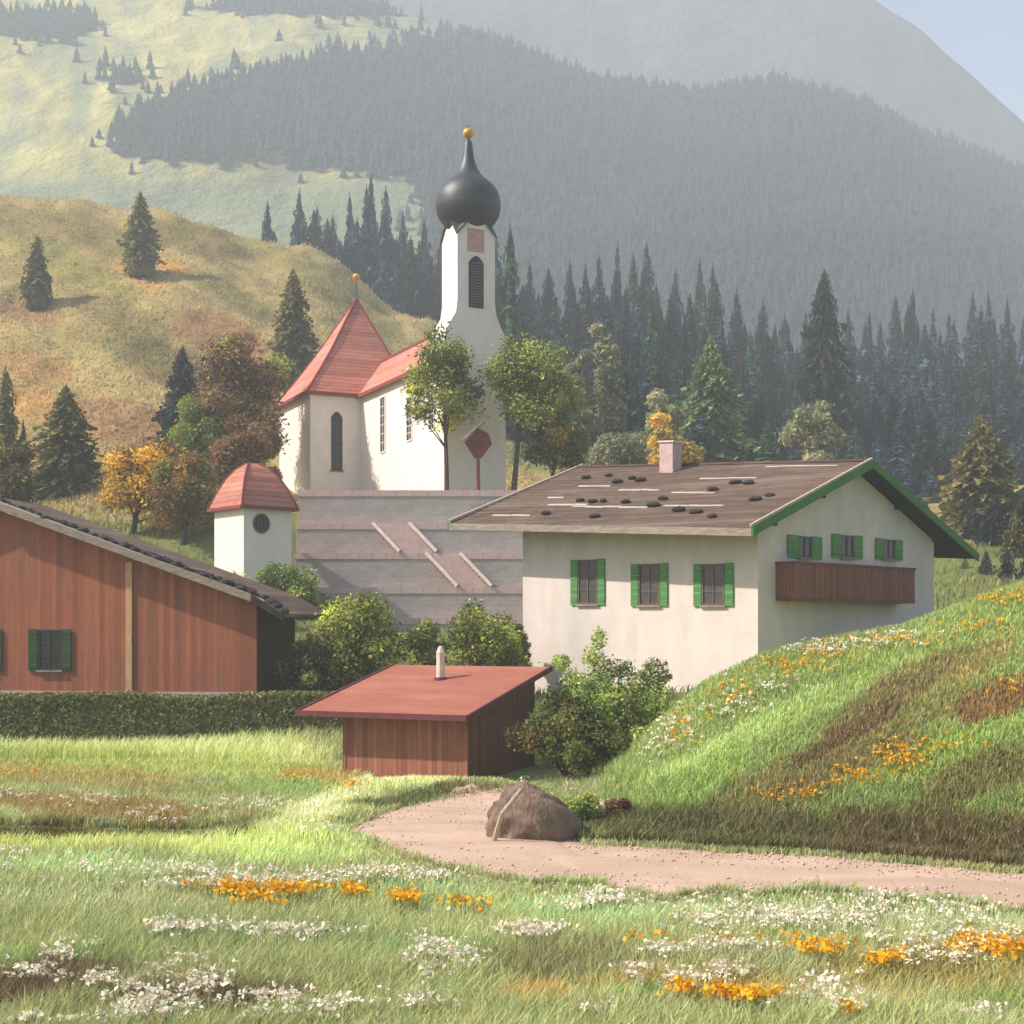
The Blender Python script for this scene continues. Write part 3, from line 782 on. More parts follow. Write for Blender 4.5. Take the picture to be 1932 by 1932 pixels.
    p = MB(); p.box(bo - .09, bo + .05, q0 - .05, q1 + .05, z1 - .05, z1 + .06); p.box(.0, bo - .09, q0 - .05, q0 + .05, z1 - .05, z1 + .05); p.box(0, bo - .09, q1 - .05, q1 + .05, z1 - .05, z1 + .05)
    p.build('handrail', M['balcony_wood'], bal, bevel=.01)
    # stones weighing the roof down: rows by pixel position projected onto the slope
    E_loc = Vector((cx, cy, 0)); a = -R(th)
    ex = Vector((math.cos(a), math.sin(a), 0)); ey = Vector((-math.sin(a), math.cos(a), 0))
    rows = {'lowest row': [(1030, 972), (1122, 978), (1280, 966), (1312, 970), (1343, 978)],
            'second row up': [(1095, 947), (1118, 949), (1138, 948), (1180, 950), (1232, 957), (1250, 944), (1425, 946), (1452, 938)],
            'middle row': [(1105, 904), (1165, 912), (1192, 905), (1208, 909), (1345, 927), (1388, 914), (1412, 915)],
            'top row': [(1148, 900), (1130, 874), (1155, 868), (1350, 870), (1385, 866), (1190, 870)]}
    ordn = ['first', 'second', 'third', 'fourth', 'fifth', 'sixth', 'seventh', 'eighth']
    nv_ = Vector((0, -s, -1))
    for rn, lst in rows.items():
        for k, (uu, vv_) in enumerate(sorted(lst)):
            dirv = Vector(((uu - 966) / F, 1, (HV - vv_) / F)); o = Vector((0, 0, CH))
            # plane in local: z = rz+.3 - s*(Wd/2 - y)  -> z - s*y - c = 0
            c_ = rz + .3 - s * Wd / 2
            num = c_ + s * ey.dot(o - E_loc) - o.z; den = dirv.z - s * ey.dot(dirv)
            pnt = o + dirv * (num / den)
            ly = ey.dot(pnt - E_loc)
            for _ in range(6):
                c2_ = c_ + KX * max(0, -ex.dot(pnt - E_loc)); pnt = o + dirv * ((c2_ + s * ey.dot(o - E_loc) - o.z) / den); ly = ey.dot(pnt - E_loc)
            if ly < yf + .2: ly = yf + .3
            m_ = MB(); sz = rnd.uniform(.18, .3)
            prof = [(.35, -.45), (.9, -.3), (1.0, 0), (.75, .4), (.3, .55)]
            m_.lathe([(r_ * sz, z_ * sz) for r_, z_ in prof], 8, phase=rnd.random())
            m_.v = [(x_ * 1.35 + rnd.uniform(-.03, .03), y_ + rnd.uniform(-.03, .03), z_ * .8 + rnd.uniform(-.02, .02)) for x_, y_, z_ in m_.v]
            so_ = m_.build('roof_stone', M['stone_dark'])
            lx = ex.dot(pnt - E_loc); q = E_loc + ex * lx + ey * ly
            so_.location = (q.x, q.y, zr(ly) + KX * max(0, -lx) + .05 + sz * .3); so_.rotation_euler = (0, 0, rnd.uniform(-.6, .6) + a)
            tag(so_, 'dark stone on the brown roof, %s from left in the %s' % (ordn[k], rn), 'stone', 'stones weighing down the farmhouse roof')
chalet()

# ---------------------------------------------------------------- church
def roof_plane(mb, pts, t=0.18): mb.plate(pts, t)
def church():
    d = 104.0
    ox, oy = -5.0, d
    base = 14.4
    E = frame_empty('church', ox, oy, 0, -25, 'white village church with red roofs and a dark onion dome on its tower', 'church')
    tr = Vector((math.cos(R(25)), math.sin(R(25)), 0))
    ez = 25.45
    Wf = 5.0; N = 19.0
    # tower block: foot, flaring shoulders, shaft (local x 0..5, y 0..3.1)
    sx0, sx1 = 1.05, 4.1
    dep = 3.05
    zs = 35.9
    t = MB()
    prof = [(0, base), (Wf, base), (Wf, 26.6), (Wf - .12, 27.3), (Wf - .45, 27.9), (sx1 + .12, 28.7), (sx1, 29.6), (sx1, zs - 1.1), ((sx0 + sx1) / 2, zs + .35), (sx0, zs - 1.1),
            (sx0, 29.6), (sx0 - .12, 28.7), (.45, 27.9), (.12, 27.3), (0, 26.6)]
    t.prism(prof, 0, dep)
    # crossing gables on the sides of the shaft
    t.prism([(sx0 + .3, zs - 1.3), (sx1 - .3, zs - 1.3), (sx1 - .3, zs - .9), (sx0 + .3, zs - .9)], .2, dep - .2)
    tower = t.build('tower', M['plaster'], E)
    sg = MB()
    n = len(sg.v)
    for xx0, xx1 in ((sx0 + .002, sx0 + .3), (sx1 - .3, sx1 - .002)):
        n = len(sg.v)
        tri = [(.05, zs - 1.15), (dep - .05, zs - 1.15), (dep / 2, zs + .3)]
        sg.v += [(xx0, a, b) for a, b in tri] + [(xx1, a, b) for a, b in tri]
        sg.f += [(n, n + 2, n + 1), (n + 3, n + 4, n + 5), (n, n + 1, n + 4, n + 3), (n + 1, n + 2, n + 5, n + 4), (n + 2, n, n + 3, n + 5)]
        sg.c += [None] * 5
    sg.build('side_gable', M['plaster'], tower)
    # little slate slopes between the gables, rising to the dome's neck
    cx_, cy_ = (sx0 + sx1) / 2, dep / 2
    hw = (sx1 - sx0) / 2
    oct_r = 1.35
    sl_ = MB()
    e = .14
    mids = [(cx_, -e), (sx1 + e, cy_), (cx_, dep + e), (sx0 - e, cy_)]
    cors = [(sx0 - e, -e), (sx1 + e, -e), (sx1 + e, dep + e), (sx0 - e, dep + e)]
    apex = (cx_, cy_, zs + 1.5)
    for i in range(4):
        c = (*cors[(i) % 4], zs - 1.35); m0 = (*mids[i], zs + .5); m1 = (*mids[(i - 1) % 4], zs + .5)
        sl_.plate([c, m0, apex], .16); sl_.plate([c, apex, m1], .16)
    dome = MB()
    k = 1 / 25.1
    zb = 35.3
    dp = [(38, -2), (44, 6), (52, 16), (59, 28), (62, 42), (62, 55), (59, 68), (52, 80), (42, 90), (33, 97), (25, 105), (19, 115), (14, 127), (11, 140), (9, 154), (7, 168), (2, 174)]
    dome.lathe([(r_ * k, zb + z_ * k) for r_, z_ in dp], 32, cx_, cy_, math.pi / 16)
    do = dome.build('onion_dome', M['slate'], E, smooth=True)
    sl_.build('dome_skirt', M['slate'], do)
    ztop = zb + 172 * k
    b = MB(); b.bar((cx_, cy_, ztop - .1), (cx_, cy_, ztop + 1.1), .1, sides=8); rod = b.build('finial_rod', M['iron'], do)
    b = MB(); b.lathe([(.05, ztop + .1), (.28, ztop + .2), (.42, ztop + .4), (.42, ztop + .6), (.28, ztop + .8), (.05, ztop + .9)], 12, cx_, cy_)
    b.build('gilded_ball', M['gold'], do, smooth=True)
    # clock
    b = MB(); zc = Z(450, 104.6)
    b.box(cx_ - .72, cx_ + .62, -.06, .0, zc - .85, zc + .85); cl = b.build('clock_face', M['clock'], tower, bevel=.02)
    # belfry louvre
    zl0, zl1 = Z(578, 104.6), Z(480, 104.6)
    b = MB(); b.box(cx_ - .62, cx_ + .58, -.05, .0, zl0, zl1 - .5); b.lathe([], 3) if False else None
    b.prism([(cx_ - .62 + 1.2 * i / 8, zl1 - .499 + .5 * math.sin(math.pi * i / 8)) for i in range(9)][::-1], -.05, 0)
    lo = b.build('belfry_window', M['louvre'], tower)
    b = MB()
    for i in range(16):
        zz = zl0 + .1 + i * (zl1 - .5 - zl0) / 16; b.hexa([(cx_ - .55, -.13, zz), (cx_ + .5, -.13, zz), (cx_ + .5, -.052, zz + .1), (cx_ - .55, -.052, zz + .1), (cx_ - .55, -.13, zz + .03), (cx_ + .5, -.13, zz + .03), (cx_ + .5, -.052, zz + .13), (cx_ - .55, -.052, zz + .13)])
    b.build('louvre_slats', M['frame'], lo)
    # left-face slit
    # nave: x 0..Wf, y dep..N
    nw = MB(); rz = 28.45
    nw.box(0, Wf, dep + .002, N, base, ez)
    nw.prism([(0, ez), (Wf, ez), (Wf / 2, rz)], dep + .002, N)
    nave = nw.build('nave_wall', M['plaster'], E)
    r = MB(); o = .35; s = (rz - ez) / (Wf / 2)
    for sgn in (1, -1):
        x_e = -o if sgn > 0 else Wf + o
        pts = [(x_e, dep + .004, ez - s * o + .12), (Wf / 2, dep + .004, rz + .12), (Wf / 2, N + 3, rz + .12), (x_e, N + 3, ez - s * o + .12)]
        if sgn > 0: pts = pts[::-1]
        r.plate(pts if sgn < 0 else pts, .16)
    nr = r.build('nave_roof', M['tile_red'], E)
    b = MB(); b.bar((-o - .04, dep, ez - s * o + .02), (-o - .04, N, ez - s * o + .02), .16, .3); b.build('eave', M['ridge_red'], nr)
    b = MB(); b.bar((Wf / 2, dep, rz + .17), (Wf / 2, N + 3, rz + .17), .24, .2); b.build('ridge', M['ridge_red'], nr)
    # nave windows on the left wall (faces local -x)
    def nwin(uc, v0, v1, wd):
        tt = (uc - 966) / F; a = R(25)
        tb = Vector((-math.sin(a), math.cos(a), 0))
        q = (ox - tt * oy) / (tt * tb.y - tb.x); yy = oy + q * tb.y
        z0, z1 = Z(v1, yy), Z(v0, yy)
        b = MB(); b.box(-.03, .01, q - wd / 2, q + wd / 2, z0, z1)
        pane = b.build('nave_window', M['louvre'], nave)
        b = MB()
        for p in (q - wd / 2 - .1, q + wd / 2): b.box(-.09, .01, p, p + .1, z0 - .1, z1 + .12)
        b.box(-.09, .01, q - wd / 2, q + wd / 2, z1, z1 + .12); b.box(-.09, .01, q - wd / 2, q + wd / 2, z0 - .1, z0); b.box(-.06, .005, q - .03, q + .03, z0, z1)
        for i in range(1, 6): zz = z0 + (z1 - z0) * i / 6; b.box(-.05, .004, q - wd / 2, q + wd / 2, zz - .025, zz + .025)
        b.build('reveal', M['plaster'], pane)
    nwin(723, 750, 852, 1.0); nwin(773, 750, 830, 1.0); nwin(815, 750, 810, 1.0)
    # transept: local x -4.5..5, y N..N+10
    x0, x1, y0, y1 = -4.5, Wf, N, N + 9.6
    w = MB(); w.box(x0, x1, y0 + .003, y1, base, ez); tw = w.build('transept_wall', M['plaster'], E)
    ax, ay, az = 1.15, y0 + 4.6, 34.6
    o = .4; ze = ez - .25
    # softly kicked pyramid roof
    def ring(f):   # f 0 eave .. 1 apex
        kx = f; zz = ze + (az - ze) * (f ** 0.94 if f > 0 else 0) - 0.9 * math.sin(math.pi * min(f * 1.1, 1)) * .6
        cs = [(x0 - o, y0 - o), (x1 + o, y0 - o), (x1 + o, y1 + o), (x0 - o, y1 + o)]
        return [(a * (1 - kx) + ax * kx, b_ * (1 - kx) + ay * kx, zz) for a, b_ in cs]
    fs = [0, .12, .28, .5, .75, .995]
    rings = [ring(f) for f in fs]
    r = MB(); n = len(r.v)
    for q in rings: r.v += q
    for i in range(len(fs) - 1):
        for j in range(4):
            j2 = (j + 1) % 4; r.f.append((i * 4 + j, i * 4 + j2, (i + 1) * 4 + j2, (i + 1) * 4 + j)); r.c.append(None)
    r.f.append((3, 2, 1, 0)); r.c.append(None); top = (len(fs) - 1) * 4; r.f.append((top, top + 1, top + 2, top + 3)); r.c.append(None)
    rr = r.build('transept_roof', M['tile_red'], E)
    for j in range(4):
        b = MB()
        for i in range(len(fs) - 1):
            b.bar(rings[i][j], rings[i + 1][j], .22, sides=6)
        b.build('hip_ridge', M['ridge_red'], rr)
    b = MB(); e0 = rings[0]
    for j in range(4): b.bar(Vector(e0[j]) - Vector((0, 0, .08)), Vector(e0[(j + 1) % 4]) - Vector((0, 0, .08)), .26, .26)
    b.build('eave', M['ridge_red'], rr)
    b = MB(); b.bar((ax, ay, az - .2), (ax, ay, az + 1.6), .07, sides=6); rod2 = b.build('finial_rod', M['iron'], rr)
    zz = Z(528, oy + 22)
    b = MB(); b.bar((ax, ay, az + 1.55), (ax, ay, zz), .05, sides=6); b.lathe([(.05, zz - .1), (.27, zz), (.36, zz + .22), (.27, zz + .44), (.05, zz + .55)], 10, ax, ay); b.build('gilded_ball', M['gold'], rr)
    # transept front window
    zz0, zz1 = Z(888, 120.7), Z(778, 120.7); xc = x0 + 4.5 * .52
    b = MB(); b.box(xc - .5, xc + .5, y0 - .03, y0 + .005, zz0, zz1 - .5)
    b.prism([(xc - .5 + 1.0 * i / 8, zz1 - .499 + .5 * math.sin(math.pi * i / 8)) for i in range(9)][::-1], y0 - .03, y0)
    pn = b.build('transept_window', M['louvre'], tw)
    b = MB()
    for i in range(1, 9): q = zz0 + (zz1 - .5 - zz0) * i / 9; b.box(xc - .5, xc + .5, y0 - .05, y0 - .031, q - .02, q + .02)
    b.box(xc - .03, xc + .03, y0 - .06, y0 - .031, zz0, zz1 - .3); b.box(xc - .6, xc + .6, y0 - .12, y0 - .031, zz0 - .12, zz0 - .002)
    b.build('glazing_bars', M['frame'], pn)
    # plinth and cornice
    b = MB(); b.box(x0 - .06, -.002, y0 - .06, y0, base, 15.5); b.build('plinth', M['plaster'], tw)
    b = MB(); b.box(x0 - .08, 0, y0 - .1, y0 - .002, ez - .75, ez - .5); b.build('cornice', M['plaster'], tw)
church()

# ---------------------------------------------------------------- small chapel below the church
def chapel():
    k = 92 / 97.; ph = -40
    x, y = -18.5 * k, 92.0
    E = frame_empty('chapel', x, y, 0, ph, 'small white tower-like chapel with red hipped roof and a round window below the church', 'chapel')
    w, dp = 3.8 * k, 4.2 * k; ez = Z(952, 92); b0 = 6.0
    m = MB(); m.box(0, w, 0, dp, b0, ez); wl = m.build('wall', M['plaster'], E)
    o = .32; az = Z(874, 94.5)
    m = MB(); rl = .35
    A_ = [(-o, -o, ez - .1), (w + o, -o, ez - .1), (w + o, dp + o, ez - .1), (-o, dp + o, ez - .1)]
    cs_ = [(w / 2 - rl, dp / 2 - .1), (w / 2 + rl, dp / 2 - .1), (w / 2 + rl, dp / 2 + .1), (w / 2 - rl, dp / 2 + .1)]
    fr_ = [(0, 0), (.22, .36), (.45, .66), (.7, .87), (1, 1)]
    RG = [[(a * (1 - f) + c[0] * f, b_ * (1 - f) + c[1] * f, ez - .1 + (az - ez + .1) * g_) for (a, b_, _), c in zip(A_, cs_)] for f, g_ in fr_]
    for q in RG: m.v += q
    for i in range(len(fr_) - 1):
        for j in range(4): j2 = (j + 1) % 4; m.f.append((i * 4 + j, i * 4 + j2, i * 4 + 4 + j2, i * 4 + 4 + j)); m.c.append(None)
    t_ = (len(fr_) - 1) * 4
    m.f += [(3, 2, 1, 0), (t_, t_ + 1, t_ + 2, t_ + 3)]; m.c += [None, None]
    rf_ = m.build('roof', M['tile_red'], E)
    for j in range(4):
        b = MB()
        for i in range(len(fr_) - 1): b.bar(RG[i][j], RG[i + 1][j], .17, sides=6)
        b.build('hip_ridge', M['ridge_red'], rf_)
    b = MB()
    for j in range(4): b.bar(Vector(A_[j]) - Vector((0, 0, .05)), Vector(A_[(j + 1) % 4]) - Vector((0, 0, .05)), .2)
    b.build('eave', M['ridge_red'], rf_)
    zc = Z(988, 93); b = MB(); xc = w * .36
    pts = [(xc + .58 * math.cos(a), zc + .62 * math.sin(a)) for a in np.linspace(0, 2 * math.pi, 20)[:-1]]
    b.prism(pts, -.03, 0.0); wn = b.build('round_window', M['louvre'], wl)
    b = MB()
    for i in range(19):
        p, q = pts[i], pts[(i + 1) % 19]; b.bar((p[0], -.04, p[1]), (q[0], -.04, q[1]), .09)
    for s_ in (-.25, 0, .25): b.bar((xc + s_, -.05, zc - .55), (xc + s_, -.05, zc + .55), .05)
    b.build('window_grille', M['frame'], wn)
chapel()

# ---------------------------------------------------------------- terraced retaining wall with two stair flights
def terraces():
    E = empty('terrace_wall', (0, 96, 4.4), 0, 'tall grey stepped retaining wall with pinkish copings and stairs under the church', 'retaining wall')
    def lz(z): return z - 4.4
    xl, xr = -15.2, 9.5
    tiers = [(100.0, 925), (99.2, 987), (98.4, 1043), (97.6, 1108), (96.8, 1166)]
    zs = [Z(v, y) for y, v in tiers]
    for i, (y, v) in enumerate(tiers):
        zt = zs[i]; zb = (zs[i + 1] if i + 1 < len(tiers) else 3.5)
        m = MB(); yb = 104.2 if i == 0 else tiers[i - 1][0] - .002
        x1 = xr if i else 3.4
        m.box(xl + (0.0 if i else .0), xr, y - 96, (101.8 if i == 0 else tiers[i - 1][0] - .004) - 96, lz(zb - .4), lz(zt - .44))
        w = m.build('wall_tier', M['wallstone'], E, bevel=.02)
        m = MB(); xx = xl - .05
        while xx < xr:
            xe = min(xx + rnd.uniform(.9, 1.7), xr + .05); m.box(xx, xe - .02, y - .04 - 96, y + (1.0 if i == 0 else .4) - 96, lz(zt - .44 + .002), lz(zt + rnd.uniform(-.008, .008))); xx = xe
        m.build('coping', M['coping'], w)
        m = MB()   # ledge behind the coping
        m.box(xl, xr, y + (1.002 if i == 0 else .402) - 96, (103.6 if i == 0 else tiers[i - 1][0] - .006) - 96, lz(zt - .438), lz(zt - .03))
        m.build('ledge', M['wallstone'], w)
    def flight(ua, ub, dxu, ti):
        """wide stair between two side curbs, stepping down to the right and outwards along tier ti"""
        y = tiers[ti][0]; zt, zb = zs[ti], zs[ti + 1]; n = 11
        xa, xb = X(ua, y), X(ub, y); dx = X(966 + dxu, y)
        m = MB()
        for i in range(n):
            f = (i + .5) / n; z1 = zt - (zt - zb) * (i + 1) / n + .02; z0_ = zt - (zt - zb) * (i + 2) / n
            m.box(xa + dx * f, xb + dx * f, y - .05 - .07 * (i + 1) - 96, y + .1 - 96, lz(z0_ if i < n - 1 else zb - .03), lz(z1))
        st_ = m.build('stair_flight', M['coping'], E)
        for xx in (xa, xb):
            b = MB(); b.bar((xx, y - .1 - 96, lz(zt + .02)), (xx + dx, y - .86 - 96, lz(zb + .12)), .2, .24); b.build('stair_curb', M['stair_curb'], st_)
    flight(704, 773, 52, 1); flight(804, 868, 60, 2)
terraces()

# ---------------------------------------------------------------- barn
def barn():
    ph = 8.0; x, y = X(484, 64), 64.0
    E = frame_empty('barn', x, y, 0, ph, 'large reddish brown wooden barn with sloping roof and green shuttered window', 'barn')
    a = R(ph)
    z0 = 1.6; zc = Z(1126, 64); s = .352; rx = -13.5; zr_ = zc - s * rx
    xl = 2 * rx; D = 6.0
    def zt(x_): return zc - s * x_ if x_ > rx else zr_ + s * (x_ - rx) * 1.0 if False else (zc - s * x_ if x_ > rx else zr_ - s * (rx - x_))
    poly = [(xl, z0), (0, z0), (0, zc), (rx, zr_), (xl, zt(xl))]
    m = MB(); m.prism(poly, 0, .25); m.build('front_wall', M['barn_wood'], E)
    m = MB(); m.prism([(p, q) for p, q in poly], D - .25, D); m.build('back_wall', M['barn_wood'], E)
    m = MB(); m.box(-.2, -.003, .252, D - .252, z0, zc - .08); m.build('side_wall', M['barn_wood_shaded'], E)
    m = MB(); m.box(xl + .003, xl + .2, .252, D - .252, z0, zc - .08); m.build('side_wall', M['barn_wood_shaded'], E)
    # plinth of rough stone
    m = MB(); m.box(xl, .04, -.07, -.002, z0 - 1, 2.35); m.build('plinth', M['wallstone'], E)
    # roof with overhang, slightly steeper at the eave
    fo, bo_, eo = .75, .8, 1.5
    r = MB(); t = .16; lift = .12
    def rp(x_): return (zc - s * x_ if x_ <= 0 else zc - .6 * x_) + lift
    pts = [(rx, -fo, rp(rx)), (0, -fo, rp(0)), (0, D + bo_, rp(0)), (rx, D + bo_, rp(rx))]
    r.plate(pts, t)
    r.plate([(0.002, -fo, rp(0)), (eo, -fo, rp(eo)), (eo, D + bo_, rp(eo)), (.002, D + bo_, rp(0))], t)
    r.plate([(2 * rx - eo, -fo, rp(eo)), (rx - .002, -fo, rp(rx)), (rx - .002, D + bo_, rp(rx)), (2 * rx - eo, D + bo_, rp(eo))], t)
    ro = r.build('roof', M['shingle'], E)
    b = MB(); b.plate([(.02, -fo + .1, rp(0) - t - .004), (eo - .05, -fo + .1, rp(eo) - t - .004), (eo - .05, D, rp(eo) - t - .004), (.02, D, rp(0) - t - .004)], .05); b.build('soffit', M['soffit'], ro)
    # verge boards: pale grey
    def rake(xa, xb, h0, h1, mt, nm, yo):
        b = MB(); za, zb = rp(xa), rp(xb)
        b.hexa([(xa, yo - .08, za + h0), (xb, yo - .08, zb + h0), (xb, yo, zb + h0), (xa, yo, za + h0), (xa, yo - .08, za + h1), (xb, yo - .08, zb + h1), (xb, yo, zb + h1), (xa, yo, za + h1)])
        b.build(nm, mt, ro, bevel=.01)
    rake(rx, 0, -.36, .0, M['weathered'], 'verge_board', -fo - .002); rake(0.002, eo, -.34, -.0, M['soffit'], 'verge_board', -fo - .002)
    rake(rx, 0.6, .005, .09, M['pale_lath'], 'verge_cap', -fo + .08)
    # lumps of moss and stones along the roof edge
    mo = MB()
    for i in range(90):
        xx = rx + (eo - rx) * (i + rnd.random()) / 90; sz = rnd.uniform(.08, .2)
        yy = -fo + rnd.uniform(.1, 1.0)
        n0 = len(mo.v); mo.lathe([(sz * .8, -.05), (sz * 1.1, sz * .3), (sz * .8, sz * .8), (sz * .2, sz * 1.1)], 7)
        for i_ in range(n0, len(mo.v)):
            q = mo.v[i_]; mo.v[i_] = (q[0] * 1.5 + xx + rnd.uniform(-.04, .04), q[1] + yy, q[2] + rp(xx) + rnd.uniform(-.02, .03))
    mm = mo.build('roof_moss', M['stone_dark'], ro); 
    # battens
    b = MB(); xx = X(237, 64) - x; b.box((X(231, 64.2) - x) / math.cos(a), (X(243, 64.2) - x) / math.cos(a), -.09, -.002, z0 + .5, Z(1062, 65.6)); b.build('corner_post', mat('orange_lath', (0.62, 0.38, 0.20), (0.45, 0.26, 0.14), scale=4, bump=.2, stretch=(3, 3, .5)), E)
    # windows
    def bwin(uc):
        xx = (X(uc, 65.4) - x) / math.cos(a)
        window(E, xx, 0, Z(1264, 65.6), Z(1188, 65.6), 1.12, rows=2, shutters=(.46, M['shutter_dark']), depth=.07, fmat=M['iron'])
    bwin(95); bwin(-42)
barn()

# ---------------------------------------------------------------- shed
def shed():
    ph = 25.; w, dp = 5.0, 5.7
    a = R(ph)
    cx, cy = X(882, 48.6), 48.6
    ox, oy = cx - w * math.cos(a), cy + w * math.sin(a)
    E = frame_empty('shed', ox, oy, 0, ph, 'small reddish wooden shed with red sloping roof and white pipe chimney', 'shed')
    zf = 2.25
    def rz(yy): return 2.30 + (yy + .8) * .215
    m = MB(); n = 0
    m.box(0, w, 0, .12, -.1, zf + .13); m.build('front_wall', M['shed_wood'], E)
    sw = boards('shed_wood_shaded', (0.20, 0.07, 0.045), (0.14, 0.05, 0.035), pitch=0.2, axis='Y', gap=0.08)  # darker copy of the shed boards, side wall shade is in the colour
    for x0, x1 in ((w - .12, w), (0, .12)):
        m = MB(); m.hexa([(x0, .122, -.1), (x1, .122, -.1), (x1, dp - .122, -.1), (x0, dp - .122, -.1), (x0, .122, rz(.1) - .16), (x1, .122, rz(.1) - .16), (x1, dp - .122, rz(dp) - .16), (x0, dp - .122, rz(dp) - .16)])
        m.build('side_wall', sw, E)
    m = MB(); m.box(0, w, dp - .12, dp, -.1, rz(dp) - .18); m.build('back_wall', M['shed_wood'], E)
    for xx in (-.02, w - .1):
        m = MB(); m.box(xx, xx + .12, -.03, -.002, -.1, zf); m.build('corner_post', M['shed_wood'], E)
    yf, yb, xl, xr = -.8, 6.2, -1.45, w + .35
    r = MB(); r.plate([(xl, yf, rz(yf)), (xr, yf, rz(yf)), (xr + .1, yb, rz(yb)), (xl, yb, rz(yb))], .14); ro = r.build('roof', M['roof_shed'], E)
    def edge(p, q, nm='fascia'):
        b = MB(); b.bar(p, q, .08, .2); b.build(nm, M['roof_edge'], ro)
    edge((xl - .04, yf, rz(yf) - .05), (xl - .04, yb, rz(yb) - .05)); edge((xr + .04, yf, rz(yf) - .05), (xr + .14, yb, rz(yb) - .05)); edge((xl - .05, yf - .04, rz(yf) - .05), (xr + .05, yf - .04, rz(yf) - .05))
    # chimney
    lx = None
    best = None
    for i in range(200):
        for j in range(60):
            lx_ = xl + (xr - xl) * i / 200; ly_ = yf + (yb - yf) * j / 60
            wx = ox + lx_ * math.cos(a) + ly_ * math.sin(a); wy = oy - lx_ * math.sin(a) + ly_ * math.cos(a)
            uu = 966 + F * wx / wy; vv = HV - (rz(ly_) - CH) * F / wy
            e_ = abs(uu - 831) + abs(vv - 1282)
            if best is None or e_ < best[0]: best = (e_, lx_, ly_)
    _, lx, ly = best
    c = MB(); c.lathe([(.17, rz(ly) - .3), (.16, rz(ly) + .95), (.17, rz(ly) + 1.0), (.09, rz(ly) + 1.22), (.03, rz(ly) + 1.26)], 10, lx, ly); ch = c.build('chimney', M['chimney_white'], ro)
    c = MB(); c.lathe([(.26, rz(ly) - .04), (.24, rz(ly) + .07)], 10, lx, ly); c.build('flashing', M['roof_edge'], ch)
shed()

# ---------------------------------------------------------------- foliage
def leaf_cloud(blobs, n, size, cols, flat=0.35, fill=0.45, seed=1):
    """leaf clumps: many small bent leaf-sized faces over the blobs; cols = [(rgb srgb, weight)], colour chosen per spray"""
    n = int(n * 1.6); size = size * .78
    g = np.random.default_rng(seed)
    B_ = np.array(blobs, float)          # x y z rx ry rz
    wgt = (B_[:, 3] * B_[:, 4] + B_[:, 4] * B_[:, 5] + B_[:, 3] * B_[:, 5]); wgt /= wgt.sum()
    bi = g.choice(len(B_), n, p=wgt)
    d = g.normal(size=(n, 3)); d /= np.linalg.norm(d, axis=1)[:, None]
    r = fill + (1 - fill) * g.random(n) ** 0.6
    r *= 1 + 0.16 * g.normal(size=n)
    c = B_[bi, :3] + d * B_[bi, 3:6] * r[:, None]
    nrm = d * (1 - flat) + g.normal(size=(n, 3)) * 0.55 + np.array([0, 0, flat]); nrm /= np.linalg.norm(nrm, axis=1)[:, None]
    t = np.cross(nrm, g.normal(size=(n, 3))); t /= np.linalg.norm(t, axis=1)[:, None]
    b = np.cross(nrm, t)
    s = size * (0.4 + 1.2 * g.random(n) ** 1.6)[:, None]
    v0 = c - t * s; v1 = c + b * s * 0.5 - nrm * s * .15; v2 = c + t * s; v3 = c - b * s * 0.5 - nrm * s * .15
    V = np.stack([v0, v1, v2, v3], 1).reshape(-1, 3); Fc = np.arange(n * 4).reshape(n, 4)
    C_ = np.array([s2l(q[0]) for q in cols]); wq = np.array([q[1] for q in cols], float); wq /= wq.sum()
    bc = g.choice(len(cols), len(B_), p=wq)
    ci = np.where(g.random(n) < 0.62, bc[bi], g.choice(len(cols), n, p=wq))
    col = C_[ci] * 2.2 * (0.7 + 0.6 * g.random((n, 1)))
    return V, Fc, col

def blobs_for(rx, ry, rz, k, zc, seed, rmin=.28, rmax=.5, flat_bottom=True):
    g = random.Random(seed); out = []
    for i in range(k):
        a = g.uniform(0, 2 * math.pi); ph = math.acos(g.uniform(-.75 if flat_bottom else -1, 1)); q = g.uniform(.45, .92)
        s = g.uniform(rmin * .75, rmax * .92) * min(rx, ry, rz)
        out.append((q * rx * math.sin(ph) * math.cos(a), q * ry * math.sin(ph) * math.sin(a), zc + q * rz * math.cos(ph), s * 1.15, s * 1.15, s))
    return out

